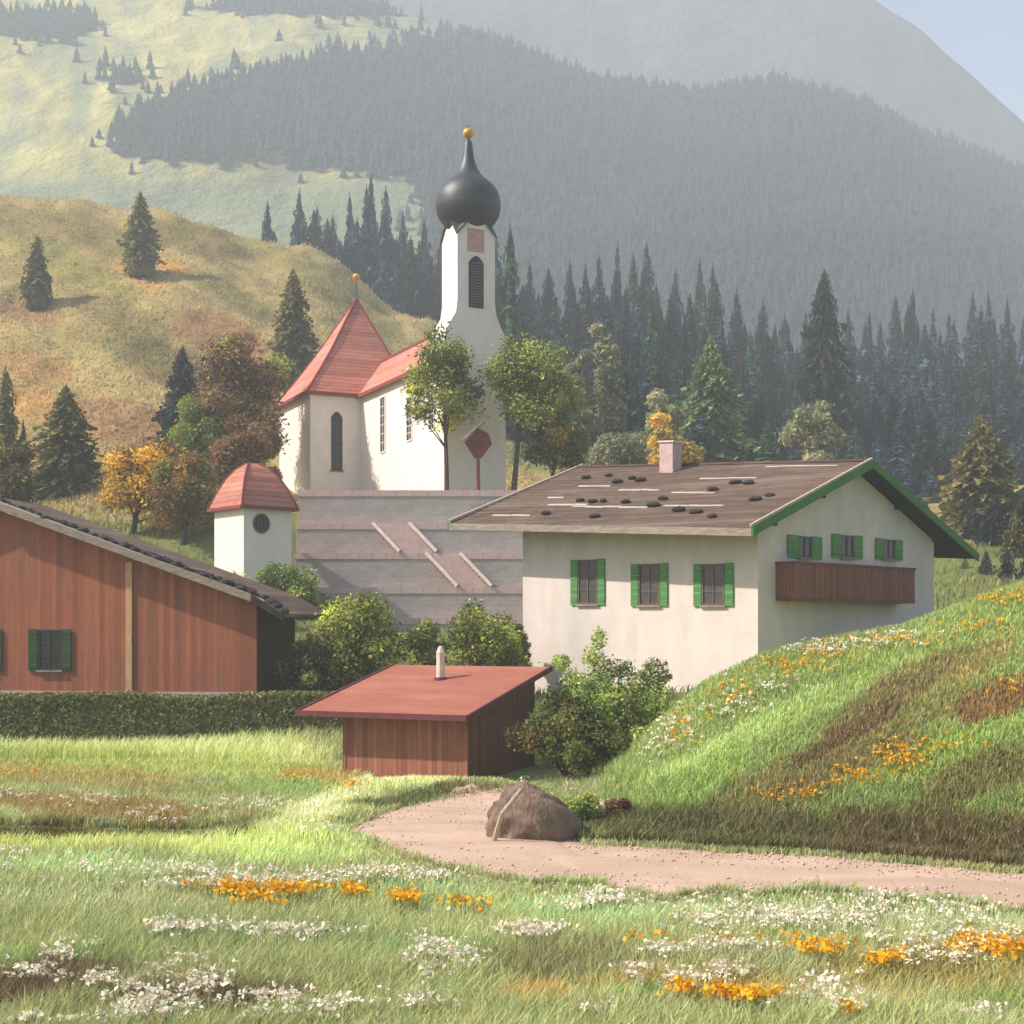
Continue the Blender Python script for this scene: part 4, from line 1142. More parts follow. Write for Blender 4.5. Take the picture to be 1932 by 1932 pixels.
def plant(name, label, cat, u, v_base, v_top, u0, u1, d, cols, n=5000, size=.13, trunk_frac=0.0, trunk_r=.12, k=18, bark='bark', seed=1, group=None, extra=None, zbase=None, fill=.45):
    """bush or broadleaved tree set at column u, distance d; extents read as columns/rows at that distance"""
    x = X(u, d); zb = Hs(x, d) if zbase is None else zbase
    ztop = Z(v_top, d); h = ztop - zb
    rx = (u1 - u0) / 2 / F * d; xo = X((u0 + u1) / 2, d) - x
    E = empty(name, (x, d, zb), 0, label, cat, group)
    cb = h * trunk_frac; rz_ = (h - cb) / 2
    ry = min(rx, 1.3 * rz_ + .5)
    bl = [(b[0] + xo, b[1], b[2], b[3], b[4], b[5]) for b in blobs_for(rx, ry, rz_, k, cb + rz_, seed)]
    bl.append((xo, 0, cb + rz_, rx * .55, ry * .55, rz_ * .62))
    if extra: bl += [(X(a, d) - x, dy, Z(b_, d) - zb, c_, c_ * .9, e_) for a, b_, dy, c_, e_ in extra]
    V, Fc, C_ = leaf_cloud(bl, n, size, cols, seed=seed, fill=fill)
    ok = V[:, 2].reshape(-1, 4).mean(1) > -0.2
    Fc = Fc[ok]; C_ = C_[ok]
    np_mesh('foliage', V, Fc, M['leaf'], C_, parent=E)
    g = random.Random(seed + 5)
    t = MB()
    pts = [Vector((0, 0, -.3)), Vector((xo * .2 + g.uniform(-.05, .05), 0, cb * .5 + .1)), Vector((xo * .5, 0, cb + rz_ * .4)), Vector((xo * .9, 0, cb + rz_ * 1.3))]
    rr = [trunk_r * 1.25, trunk_r, trunk_r * .7, trunk_r * .2]
    for i in range(3): t.bar(pts[i], pts[i + 1], rr[i] * 2, sides=8, taper=rr[i + 1] / rr[i])
    for b in bl[:9]:
        st = pts[1].lerp(pts[2], g.uniform(.3, 1.0)); t.bar(st, Vector(b[:3]), trunk_r * .7, sides=5, taper=.25)
    t.build('trunk', M[bark], E)
    return E

G1 = [((96, 104, 62), 3), ((120, 130, 66), 3), ((70, 80, 48), 3), ((150, 158, 72), 1.2), ((86, 74, 58), 1)]
# bushes between shed, barn and terrace
plant('bush', 'large round green bush behind the left end of the shed roof', 'bush', 675, 1300, 1130, 590, 770, 66, G1 + [((160, 176, 70), 1.2)], n=9000, size=.13, k=26, seed=3)
plant('bush', 'dark low bush at the corner of the barn', 'bush', 590, 1320, 1195, 522, 660, 65, [((74, 78, 50), 3), ((96, 100, 60), 2), ((128, 132, 72), 1), ((54, 58, 40), 2)], n=7000, size=.12, k=20, seed=4)
plant('bush', 'small green bush between two larger ones behind the shed roof', 'bush', 800, 1280, 1166, 755, 850, 69, G1, n=4500, size=.12, k=14, seed=5)
plant('bush', 'round olive green bush just left of the white farmhouse', 'bush', 905, 1280, 1135, 838, 980, 68, G1 + [((150, 170, 66), 1)], n=8000, size=.13, k=22, seed=6)
plant('bush', 'narrow dark bush against the corner of the white farmhouse', 'bush', 985, 1270, 1158, 958, 1008, 70, [((80, 74, 56), 3), ((70, 80, 50), 3), ((110, 110, 70), 1)], n=3500, size=.12, k=12, seed=7)
plant('bush', 'green bush below the small chapel', 'bush', 535, 1170, 1038, 482, 596, 84, [((82, 100, 58), 4), ((110, 124, 66), 2), ((150, 150, 70), 1), ((60, 72, 46), 2)], n=7000, size=.14, k=20, seed=8)
plant('bush', 'pale low bush at the foot of the small chapel', 'bush', 440, 1120, 1062, 395, 492, 88, [((140, 140, 96), 3), ((100, 112, 66), 3), ((170, 160, 120), 1)], n=3500, size=.13, k=12, seed=9)
plant('bush', 'wild green bush with upright sprays in front of the white farmhouse', 'bush', 1140, 1460, 1290, 1000, 1290, 54,
      [((98, 112, 66), 3), ((120, 136, 72), 2.5), ((80, 110, 56), 2), ((74, 70, 50), 2), ((150, 160, 96), 1)], n=17000, size=.10, k=34, seed=10, fill=.3,
      extra=[(1240, 1330, 0, .9, .8), (1200, 1300, .2, .8, .8), (1060, 1330, .2, .8, .8), (1130, 1300, 0, .8, .9), (1265, 1365, 0, .6, .6), (1180, 1350, -.3, 1.2, 1.1), (1085, 1310, 0, .5, .6), (1220, 1275, 0, .4, .4), (1240, 1290, 0, .4, .4), (1130, 1205, 0, .35, .5), (1120, 1240, .2, .5, .5), (1145, 1262, 0, .6, .5), (1060, 1250, 0, .4, .35), (1078, 1280, .2, .5, .4), (1235, 1255, 0, .5, .3), (1252, 1276, .1, .4, .3), (1180, 1262, .2, .4, .4), (1100, 1290, 0, .6, .5)])
plant('bush', 'dark green and brown bush between the shed and the grassy knoll', 'bush', 1060, 1475, 1330, 960, 1190, 47.2,
      [((70, 84, 46), 3), ((58, 46, 36), 3), ((90, 98, 54), 2), ((44, 34, 28), 2), ((96, 72, 48), 1)], n=12000, size=.09, k=30, seed=11)
plant('bush', 'small round green bush right beside the brown boulder', 'bush', 1092, 1570, 1488, 1052, 1136, 37.2, [((110, 124, 72), 3), ((92, 116, 64), 2), ((140, 140, 90), 1)], n=3500, size=.055, k=16, seed=12)
plant('bush', 'low dark brown shrub at the foot of the grassy knoll', 'bush', 1166, 1560, 1503, 1134, 1198, 37.6, [((92, 66, 54), 3), ((70, 50, 42), 2), ((110, 96, 66), 1)], n=2600, size=.05, k=12, seed=13)
# trees by the church
T1 = [((96, 108, 62), 4), ((130, 138, 72), 2.2), ((64, 74, 44), 3), ((168, 168, 84), 1.0), ((46, 44, 34), 1)]
plant('tree', 'slender green tree in front of the church tower', 'tree', 843, 925, 618, 768, 903, 100.9, T1, n=9000, size=.17, trunk_frac=.33, trunk_r=.17, k=44, fill=.25, bark='bark_pale', seed=21, zbase=14.9)
plant('tree', 'round green tree just right of the church tower', 'tree', 968, 925, 632, 918, 1072, 101.6, T1 + [((120, 126, 56), 2)], n=11000, size=.17, trunk_frac=.36, trunk_r=.2, k=44, fill=.25, bark='bark_pale', seed=22, zbase=14.9)
plant('tree', 'broad olive tree behind the round tree beside the church', 'tree', 1040, 930, 700, 990, 1105, 112, [((88, 98, 54), 4), ((110, 112, 60), 2), ((84, 72, 50), 2), ((150, 130, 60), .6)], n=9000, size=.2, trunk_frac=.08, k=24, seed=23)
BR = [((84, 66, 52), 5), ((104, 84, 64), 3), ((64, 50, 40), 3), ((120, 112, 74), 1)]
plant('tree', 'brown leaved tree with lime green sprays left of the church', 'tree', 455, 1000, 622, 375, 548, 118, BR + [((122, 142, 66), 2.4)], n=15000, size=.22, trunk_frac=.1, trunk_r=.3, k=34, seed=24)
plant('tree', 'dark brown tree mass against the church transept', 'tree', 470, 1060, 770, 395, 530, 110, BR, n=12000, size=.2, trunk_frac=.05, trunk_r=.25, k=28, seed=25)
plant('tree', 'lime green young tree beside the brown trees left of the church', 'tree', 375, 960, 740, 318, 425, 114, [((104, 122, 62), 4), ((88, 106, 56), 3), ((92, 78, 56), 2)], n=7000, size=.18, trunk_frac=.1, trunk_r=.2, k=22, seed=26)
plant('tree', 'orange and brown autumn tree left of the small chapel', 'tree', 250, 1060, 828, 190, 345, 104, [((186, 158, 60), 4), ((158, 140, 64), 3), ((120, 104, 54), 2.5), ((92, 74, 52), 2)], n=12000, size=.18, trunk_frac=.05, trunk_r=.22, k=28, seed=27)
plant('tree', 'brown and green tree between the autumn tree and the chapel', 'tree', 345, 1080, 850, 285, 420, 101, [((104, 84, 56), 3), ((96, 104, 58), 3), ((150, 118, 56), 1.4), ((76, 64, 48), 2)], n=12000, size=.18, trunk_frac=.04, trunk_r=.22, k=28, seed=28)
plant('bush', 'brownish bush with green tips above the barn roof at the left edge', 'bush', 20, 960, 820, -40, 74, 92, [((88, 72, 60), 4), ((112, 124, 70), 2), ((70, 58, 48), 2)], n=7000, size=.17, k=22, seed=29)
plant('tree', 'small orange autumn tree above the farmhouse chimney', 'tree', 1262, 900, 778, 1214, 1308, 120, [((164, 144, 66), 3), ((150, 130, 60), 3), ((110, 110, 66), 2)], n=5000, size=.22, trunk_frac=.1, trunk_r=.2, k=16, seed=30)
for i, (u_, vt, a_, b_, d_, lb) in enumerate(((1140, 585, 1105, 1180, 150, 'pale round broadleaved tree standing among the dark spruces, highest one'), (1088, 630, 1058, 1120, 148, 'pale round broadleaved tree just right of the church'),
                                              (1240, 718, 1200, 1290, 140, 'greyish rounded tree behind the orange autumn tree'), (1525, 750, 1480, 1590, 142, 'pale grey green tree behind the farmhouse roof ridge'), (1170, 800, 1100, 1230, 132, 'soft green tree behind the farmhouse roof near the church')  )):
    plant('tree', lb, 'tree', u_, 900, vt, a_, b_, d_, [((112, 118, 92), 3), ((132, 134, 106), 2), ((84, 92, 74), 3)], n=5000, size=.28, trunk_frac=.15, trunk_r=.25, k=18, seed=40 + i)

# conifers: unit height crown and trunk
def conifer_mesh(seed, cols, width=.16, levels=30, per=11, droop=.5, irregular=.25, low=.0):
    g = np.random.default_rng(seed)
    Vs = []; Cs = []
    C_ = np.array([s2l(c) for c in cols])
    for i in range(levels):
        f = i / (levels - 1)
        z = .06 + .92 * f
        r = width * ((1 - f) ** .68) * (1 - .25 * max(0, .18 - f) / .18) * (1 + irregular * g.normal() * .5) * (1 - low * max(0, (.4 - f) / .4)) + .006
        m = max(4, int(per * (1 - f * .55)))
        a0 = g.random() * 6.28
        for j in range(m):
            a = a0 + 6.283 * j / m + g.normal() * .12
            rr = r * (1 + irregular * g.normal())
            rr = max(rr, .006)
            dr = droop * rr * (.8 + .5 * g.random())
            ca, sa = math.cos(a), math.sin(a)
            base = np.array([0, 0, z + .012]); tip = np.array([ca * rr, sa * rr, z - dr])
            midp = base * .45 + tip * .55 + np.array([0, 0, rr * .12])
            side = np.array([-sa, ca, 0]) * rr * (.26 + .12 * g.random()) * min(1, 34 / levels)
            cc = C_[g.integers(len(C_))] * (.7 + .6 * g.random())
            hang = np.array([0, 0, -.022 - .25 * rr * g.random()]) * min(1, 34 / levels)
            Vs.append([base, midp + side + hang * .5, tip, midp - side + hang * .5]); Cs.append(cc)
            # hanging twigs on both sides
            for k in range(3):
                t_ = .35 + .6 * g.random(); p = base * (1 - t_) + tip * t_ + np.array([0, 0, rr * .06])
                s_ = side * (1 if g.random() < .5 else -1) * (.7 + 1.0 * g.random())
                q = p + s_ + np.array([ca, sa, 0]) * rr * .12 + hang * (1 + g.random())
                p2 = p + np.array([ca, sa, 0]) * rr * .2
                Vs.append([p, p2, q, p * .6 + q * .4 + hang * .9]); Cs.append(cc * (.8 + .4 * g.random()))
    # inner mass of twigs near the trunk
    for k in range(levels * per * 3):
        f = g.random() ** 1.3; r = width * ((1 - f) ** .68) * .62; a = g.random() * 6.283; rr = r * (.5 + .5 * g.random())
        p = np.array([math.cos(a) * rr, math.sin(a) * rr, .05 + .9 * f]); sd = np.array([-math.sin(a), math.cos(a), 0]) * (width * .10 + .008) * min(1, 40 / levels) * (1 - f * .7)
        Vs.append([p + np.array([0, 0, .03]), p + sd, p - np.array([0, 0, .05]), p - sd]); Cs.append(C_[g.integers(len(C_))] * (.55 + .5 * g.random()))
    # leader
    for k in range(4):
        a = k * 1.57; w = .006
        Vs.append([np.array([math.cos(a) * w, math.sin(a) * w, .93]), np.array([0, 0, 1.0]), np.array([-math.sin(a) * w, math.cos(a) * w, .93]), np.array([0, 0, .9])]); Cs.append(C_[0])
    V = np.array(Vs).reshape(-1, 3)
    return np_mesh('crown', V, np.arange(len(V)).reshape(-1, 4), M['needle'], np.array(Cs), link=False)

def trunk_mesh():
    m = MB(); m.bar((0, 0, -.04), (0, 0, .95), .032, sides=7, taper=.15)
    me = bpy.data.meshes.new('trunk'); me.from_pydata(m.v, [], m.f); me.materials.append(M['bark']); return me
TRK = trunk_mesh()
PAL = {'blue': [(70, 88, 102), (60, 78, 92), (82, 100, 112)], 'dark': [(66, 76, 76), (76, 80, 76), (58, 66, 68), (84, 82, 78)], 'green': [(72, 100, 74), (84, 112, 80), (64, 88, 68)],
       'olive': [(132, 124, 76), (114, 110, 68), (144, 136, 82)], 'light': [(138, 158, 106), (156, 174, 120), (124, 146, 98)]}
CON = {k: [conifer_mesh(100 + 7 * i + len(k), v, width=w, levels=l, per=18 if l > 60 else 11, irregular=ir, low=.45 if k == 'olive' else .0) for i, (w, l, ir) in enumerate(((.15, 30, .25), (.18, 84 if k in ('olive', 'light', 'dark') else 28, .26), (.13, 34, .22)))] for k, v in PAL.items()}
def conifer(u, vt, d, kind, var, label, group=None, wide=None, cat='tree', h=None, zb=None):
    x = X(u, d)
    gr_ = Hs(x, d)
    if zb is None: zb = gr_
    if cat == 'tree' and abs(zb - gr_) > 3 and not (group or '').strip(): print('HILLTREE', u, round(zb - gr_, 1))
    zb = min(zb, gr_)
    zt = Z(vt, d)
    hh = (zt - zb) if h is None else h
    if hh < 4: zb = zt - 8; hh = 8
    E = empty('spruce_tree', (x, d, zb), rnd.uniform(0, 6.28), label, cat, group)
    wd = hh if wide is None else (wide * 1.15 / 2 / F * d) / (.15, .18, .13)[var]
    E.scale = (wd, wd, hh)
    for nm, me in (('crown', CON[kind][var]), ('trunk', TRK)):
        o = bpy.data.objects.new(nm, me); COL.objects.link(o); o.parent = E
    return E

# individual conifers on the near hill
conifer(265, 358, 214, 'olive', 1, 'pointed olive green spruce standing highest on the sunny hillside', wide=66, h=None, zb=Z(512, 214))
conifer(70, 440, 200, 'olive', 0, 'small blunt conifer alone on the left of the sunny hillside', wide=56, zb=Z(568, 200))
conifer(553, 502, 165, 'olive', 1, 'dark spruce on the hillside directly behind the church transept roof', wide=88, zb=Z(735, 165))
conifer(125, 722, 122, 'olive', 1, 'broad olive spruce above the barn roof', wide=132, zb=Z(985, 122))
conifer(10, 688, 128, 'olive', 0, 'tall narrow spruce at the left edge above the barn', wide=78, zb=Z(960, 128))
conifer(44, 790, 118, 'dark', 2, 'thin dark young spruce between two larger ones above the barn', wide=26, zb=Z(930, 118))
conifer(345, 650, 128, 'dark', 1, 'dark brownish spruce at the left of the brown tree mass', wide=92, zb=Z(900, 128))
for k_, (u_, v_, d_, w_) in enumerate(((1800, 985, 104, 70), (1835, 950, 108, 84), (1878, 930, 104, 90), (1915, 960, 99, 80), (1950, 925, 102, 90), (1985, 960, 98, 80), (1775, 1010, 108, 60), (1900, 1030, 92, 70), (1860, 1035, 94, 66), (1820, 1045, 96, 60), (1940, 1025, 91, 70))):
    conifer(u_, v_, d_, 'olive' if k_ % 3 == 0 else 'dark', 1, 'dark spruce crowding between the farmhouse gable and the knoll', 'spruces beside the farmhouse gable', wide=w_)
# striking conifers of the forest edge
conifer(1340, 628, 150, 'light', 1, 'light green spruce standing out before the dark forest', wide=126, zb=Z(905, 150))
conifer(1555, 503, 178, 'dark', 1, 'tall dark pointed spruce rising above the forest line', wide=112)
conifer(1850, 778, 118, 'olive', 1, 'large olive spruce right of the farmhouse gable', wide=190, zb=Z(1140, 118))
conifer(962, 415, 190, 'green', 0, 'green spruce rising just right of the onion domed tower', wide=56)
conifer(1170, 640, 158, 'green', 1, 'soft green spruce left of the light green one', wide=86)
conifer(1925, 1010, 100, 'olive', 0, 'small olive spruce at the right edge behind the knoll', wide=60)

sil = [(505, 375), (565, 352), (598, 384), (628, 400), (660, 358), (700, 318), (728, 345), (760, 392), (800, 408), (835, 430), (870, 420), (930, 430), (962, 440), (1000, 486), (1035, 500), (1075, 486), (1105, 492), (1130, 474),
       (1165, 450), (1195, 470), (1220, 452), (1275, 500), (1320, 480), (1345, 490), (1390, 540), (1440, 560), (1480, 588), (1520, 575), (1600, 580), (1640, 578), (1690, 552), (1722, 540), (1760, 575), (1790, 582), (1835, 545), (1865, 545), (1900, 556), (1932, 590), (1970, 570)]
SU = np.array([s_[0] for s_ in sil]); SV = np.array([s_[1] for s_ in sil])
LB = {'blue': 'bluish dark spruce in the dense forest', 'dark': 'dark brownish green spruce in the dense forest', 'green': 'deep green spruce in the dense forest'}
GR = {'blue': 'bluish spruces of the forest', 'dark': 'dark brownish spruces of the forest', 'green': 'deep green spruces of the forest'}
def fkind(u):
    p = rnd.random()
    if u < 850: return 'blue' if p < .85 else 'dark'
    if u > 1620: return 'blue' if p < .7 else 'dark'
    return 'dark' if p < .5 else ('blue' if p < .75 else 'green')
for si_, (u, v) in enumerate(sil):
    d = 262 if u > 850 else 285
    k = fkind(u)
    nt_ = sum(1 for q in sil if q[0] < 880); side = 'left' if u < 880 else 'right'; num = (nt_ - si_) if u < 880 else si_ - nt_ + 1
    conifer(u, v, d + rnd.uniform(-6, 6), k, rnd.randrange(3), 'spruce tip on the forest skyline, number %d counted %swards from the onion domed tower' % (num, side), 'spruces along the forest skyline', wide=rnd.uniform(38, 58), zb=Z(v, d) - rnd.uniform(26, 32) if True else None)
for (d, dv, st, u0, wd) in ((245, 42, 27, 560, 50), (222, 80, 30, 640, 56), (200, 130, 32, 700, 60), (180, 190, 36, 960, 66), (162, 245, 40, 1040, 72), (146, 300, 46, 1180, 78), (132, 350, 60, 1380, 84)):
    u = u0
    while u < 1990:
        v = np.interp(u, SU, SV) + dv + rnd.uniform(-28, 28)
        if u > 860 or True:
            left_ = u < 850
            x = X(u, d)
            if not (left_ and dv > 85) and not (u < 860 and v > np.interp(u, [540, 640, 740, 820, 860], [440, 490, 545, 600, 640]) + 60):
                k = fkind(u); hh = min(max(Z(v, 272 if left_ else d) - Hs(X(u, 272 if left_ else d), 272 if left_ else d), 12), 34)
                conifer(u, v, (268 + dv * .12 if left_ else d) + rnd.uniform(-5, 5), k, rnd.randrange(3), '%s, %s' % (LB[k], 'upper rows' if dv < 150 else 'lower rows nearest the houses'), GR[k], wide=wd * rnd.uniform(.8, 1.2), zb=Z(v, 272 if left_ else d) - hh)
        u += st * rnd.uniform(.8, 1.25)

# ---------------------------------------------------------------- hedge before the barn
def hedge():
    y0, y1 = 60.6, 62.6
    x0, x1 = X(-620, 61), X(662, 61)
    E = empty('hedge', ((x0 + x1) / 2, 61.6, 0), 0, 'long dark green clipped hedge below the barn', 'hedge')
    g = np.random.default_rng(5); n = 62000
    w = x1 - x0; h = 2.35
    # faces over front, top and ends
    side = g.random(n)
    px = g.random(n) * w - w / 2
    front = side < .62
    bump = (fbm((px + 40) / 1.3, g.random(n) * 3, 3) - .5) * .5
    top = h + (vnoise(px / 1.7 + 50, px * 0) - .5) * .35
    pz = np.where(front, g.random(n) * top, top + g.normal(size=n) * .05)
    py = np.where(front, -1.0 + bump * .8 - (1 - pz / h) * .15, g.random(n) * 2 - 1)
    c = np.stack([px, py, pz], 1)
    nrm = np.where(front[:, None], np.array([0, -1, .3]), np.array([0, -.2, 1])) + g.normal(size=(n, 3)) * .5
    nrm /= np.linalg.norm(nrm, axis=1)[:, None]
    t = np.cross(nrm, g.normal(size=(n, 3))); t /= np.linalg.norm(t, axis=1)[:, None]; b = np.cross(nrm, t)
    s = (.07 + .07 * g.random(n))[:, None]
    V = np.stack([c - t * s, c + b * s * .6, c + t * s, c - b * s * .6], 1).reshape(-1, 3)
    pal = np.array([s2l(q) for q in ((66, 74, 48), (82, 90, 56), (54, 60, 42), (96, 98, 60), (70, 66, 48))])
    C_ = pal[g.integers(5, size=n)] * 2.7 * (.7 + .5 * g.random((n, 1)))
    np_mesh('foliage', V, np.arange(4 * n).reshape(n, 4), M['leaf'], C_, parent=E)
    m = MB(); m.box(-w / 2 + .1, w / 2 - .1, -.85, .9, -.2, h - .15); m.build('branches', mat('twigs', (0.035, 0.035, 0.02), (0.02, 0.018, 0.012), scale=3, bump=.5), E)
hedge()

# ---------------------------------------------------------------- boulder with leaning peeled pole, wayside shrine
def boulder():
    d = 35.6; x = X(1008, d); zb = Hs(x, d)
    me_v = []; n1, n2 = 64, 40
    g = random.Random(3)
    for i in range(n2 + 1):
        th = math.pi * i / n2
        for j in range(n1):
            a = 2 * math.pi * j / n1
            px, py, pz = math.sin(th) * math.cos(a), math.sin(th) * math.sin(a), math.cos(th)
            r_ = 1 + .45 * (float(fbm(np.array([px * 1.3 + 5 + pz]), np.array([py * 1.3 + pz * 1.4 + 3]))[0]) - .5) + .30 * (float(fbm(np.array([px * 3.3 + 5 + pz * 3]), np.array([py * 5 + pz * 5 + 3]))[0]) - .5)
            sx = 1.16 * r_; 
            xx = px * sx; zz = pz * 1.0 * r_
            if zz > 0: xx = xx * (1 - .22 * zz) - .22 * zz
            me_v.append((xx, py * .8 * r_, zz * 1.02 + .28))
    V = np.array(me_v); idx_ = np.arange((n2 + 1) * n1).reshape(n2 + 1, n1)
    nx = np.roll(idx_, -1, 1)
    Fc = np.stack([idx_[:-1].ravel(), idx_[1:].ravel(), nx[1:].ravel(), nx[:-1].ravel()], 1)
    o = np_mesh('boulder', V, Fc, M['boulder'], smooth=True); o.location = (x, d, zb)
    tag(o, 'brown boulder at the bend of the road', 'boulder')
    m = MB(); a = P(931, 1590, 34.75); b = P(984, 1489, 34.75); c = P(946, 1537, 34.55)
    a.z = max(a.z, Hs(a.x, a.y) - .03)
    m.bar((0, 0, 0), c - a, .14, sides=8, taper=.9); m.bar(c - a, b - a, .126, sides=8, taper=.8)
    p = m.build('wooden_pole', M['peeled']); p.location = a
    tag(p, 'pale peeled crooked pole leaning against the brown boulder', 'pole')
boulder()

def shrine():
    d = 100.6; x = X(902, d); z = Z(925, 100) + .0
    E = empty('wayside_shrine', (x, d, z), 0, 'reddish brown wooden wayside shrine on a post before the church', 'shrine')
    k = d / F; zc = (925 - 836) * k
    m = MB(); m.bar((0, 0, 0), (0, 0, zc - .7), .34, sides=8, taper=.6); m.build('post', M['shrine_wood'], E)
    m = MB(); r_ = 26 * k
    m.prism([(-r_, zc + .1), (-.25, zc - r_ * 1.05), (.22, zc - r_ * 1.05), (r_, zc), (r_ * .75, zc + r_ * .75), (0, zc + r_ * 1.15), (-r_ * .5, zc + r_ * .6)][::1], -.12, .12)
    m.build('board', M['shrine_wood'], E, bevel=.03)
    m = MB()
    for i in range(3): m.box(-.5 + i * .35, -.3 + i * .35, -.15, -.122, zc - .3, zc + .35 - abs(i - 1) * .15)
    m.build('carving', M['roof_edge'], E)
    for a, b in (((-30 * k, zc + 4 * k), (12 * k, zc + 42 * k)), ((30 * k, zc + 8 * k), (13 * k, zc + 42 * k))):
        m = MB(); m.hexa([(a[0], -.45, a[1]), (b[0], -.45, b[1]), (b[0], .45, b[1]), (a[0], .45, a[1]), (a[0], -.45, a[1] + .14), (b[0], -.45, b[1] + .14), (b[0], .45, b[1] + .14), (a[0], .45, a[1] + .14)])
        m.build('roof_board', M['stair_curb'], E)
shrine()

# ---------------------------------------------------------------- grass and flowers
def blades(name, label, x, y, hgt, wid, lean=.35, seed=1, bright=1.0, cvar=.35, colmul=None, windx=.15):
    g = np.random.default_rng(seed); n = len(x)
    z = H(x, y)
    col = ground_color(x, y) * bright
    h = hgt * (.55 + .75 * g.random(n)); w = wid * (.6 + .8 * g.random(n))
    a = g.random(n) * 2 * math.pi
    lx = g.normal(size=n) * lean * h + windx * h; ly = g.normal(size=n) * lean * h
    dx, dy = np.cos(a) * w / 2, np.sin(a) * w / 2
    p0 = np.stack([x - dx, y - dy, z - .03], 1); p1 = np.stack([x + dx, y + dy, z - .03], 1)
    p2 = np.stack([x + lx * .35 + dx * .8, y + ly * .35 + dy * .8, z + h * .6], 1); p3 = np.stack([x + lx * .35 - dx * .8, y + ly * .35 - dy * .8, z + h * .6], 1)
    t0 = np.stack([x + lx + dx * .1, y + ly + dy * .1, z + h], 1); t1 = np.stack([x + lx - dx * .1, y + ly - dy * .1, z + h], 1)
    V = np.stack([p0, p1, p2, p3, t0, t1], 1).reshape(-1, 3)
    b = np.arange(n)[:, None] * 6
    Fc = np.stack([b + np.array([[0, 1, 2, 3]]), b + np.array([[3, 2, 4, 5]])], 1).reshape(-1, 4)
    c = col * (1 - cvar + 2 * cvar * g.random((n, 1)))
    lum = c @ np.array([.3, .55, .15]); c = c * .8 + lum[:, None] * np.array([[1.0, 1.0, .8]]) * .2
    straw = (g.random(n) < .12)[:, None]; c = np.where(straw, c * .45 + np.array([s2l((184, 164, 118))]) * .6, c)
    hue = g.normal(size=(n, 1)) * .1
    c = np.clip(c * np.hstack([1 + hue, 1 + 0 * hue, 1 - hue]), 0.003, .9)
    o = np_mesh(name, V, Fc, M['grass'], np.repeat(c, 2, axis=0))
    tag(o, label, 'grass', kind='stuff'); return o

def scatter(n, y0, y1, u0, u1, seed, power=1.0):
    g = np.random.default_rng(seed)
    y = 1 / (1 / y0 + (1 / y1 - 1 / y0) * g.random(n) ** power)
    u = u0 + (u1 - u0) * g.random(n)
    return (u - 966) / F * y, y
x, y = scatter(210000, 17.0, 37.5, -160, 2100, 1)
u = U(x, y); v = vg(x, y)
ok = (~on_road(x, y, 1)) & ~((u > 1040) & (v < np.interp(u, RTu, RTv) + 3)) & ~((u < 470) & (y > 35.2))
x, y = x[ok], y[ok]
dn = fbm(x / 1.4, y / 1.4)
ex = np.abs(vg(x, y) - np.interp(U(x, y), RTu, RBv)) < 26
hh = .22 + .30 * dn - np.where(ex & (U(x, y) > 640), .12 * (vnoise(x * 1.2, y) < .65), 0)
hh = hh * np.interp(y, [17, 24, 36], [1.25, 1.0, .75])
de = vg(x, y) - np.interp(U(x, y), RTu, RBv)
hh = hh * np.where(U(x, y) > 700, np.interp(de, [0, 40, 70], [.35, .6, 1.0]), 1)
blades('meadow_grass', 'tall mixed meadow grass filling the foreground below the road', x, y, hh, .02 + .012 * (y > 26), seed=2, bright=2.25)
for a_, b_, s_ in ((-1000, -160, 61), (2100, 2800, 62)):
    x, y = scatter(60000, 17.0, 60.0 if a_ < 0 else 30.0, a_, b_, s_); ok = ~on_road(x, y, 1); x, y = x[ok], y[ok]
    blades('meadow_grass', 'mixed meadow grass continuing %s of the view' % ('left' if a_ < 0 else 'right'), x, y, .28 * np.interp(y, [17, 24, 60], [1.25, 1.0, .75]), .034, seed=s_ + 10, bright=2.1)
x, y = scatter(60000, 38.5, 60.6, -160, 700, 3)
tall = np.where(y > 55, .62, .26)
blades('meadow_grass', 'bright sunny grass strip between the ditch and the hedge', x, y, tall, .04, seed=4, bright=2.3)
x, y = scatter(9000, 34.8, 38.6, -160, 520, 5)
blades('ditch_grass', 'short olive grass in the shallow ditch at the left', x, y, .1, .03, seed=6, bright=1.5)
x, y = scatter(30000, 38.3, 50.0, 500, 1180, 7)
ok = ~on_road(x, y, 1) & ~((x > -6) & (x < .8) & (y > 48.0)); x, y = x[ok], y[ok]
blades('verge_grass', 'pale yellow green grass bank between the road bend and the shed', x, y, .16, .035, seed=8, bright=2.1)
x, y = scatter(120000, 30.5, 50.5, 1050, 2150, 9)
z = H(x, y); v = vg(x, y); u = U(x, y)
ok = ((z > .12) | (v < np.interp(u, RTu, RTv) - 2)) & ~on_road(x, y, 0) & (v < np.interp(u, RTu, RTv) + 1); x, y = x[ok], y[ok]
blades('knoll_grass', 'grass of mixed green and brown covering the knoll on the right', x, y, np.where(H(x, y) < 1.3, .34, .17), .034, seed=10, bright=1.95)

x, y = scatter(46000, 104.0, 262.0, -120, 1000, 15, .75)
u = U(x, y); ok = ~((u > 500) & (y < 135)); x, y = x[ok], y[ok]
blades('hill_grass', 'coarse olive and ochre tussocks covering the sunny hillside', x, y, (.2 + .4 * vnoise(x / 3, y / 3)), .2, seed=16, bright=1.8, cvar=.1)
x, y = scatter(16000, 62.5, 104.0, -120, 1990, 17)
u = U(x, y); ok = ~((u > 520) & (u < 1010) & (y > 96)) & ~((u < 540) & (y < 76)); x, y = x[ok], y[ok]
blades('slope_grass', 'rough grass on the slope around barn, chapel and farmhouse', x, y, .45, .09, seed=18, bright=1.8)

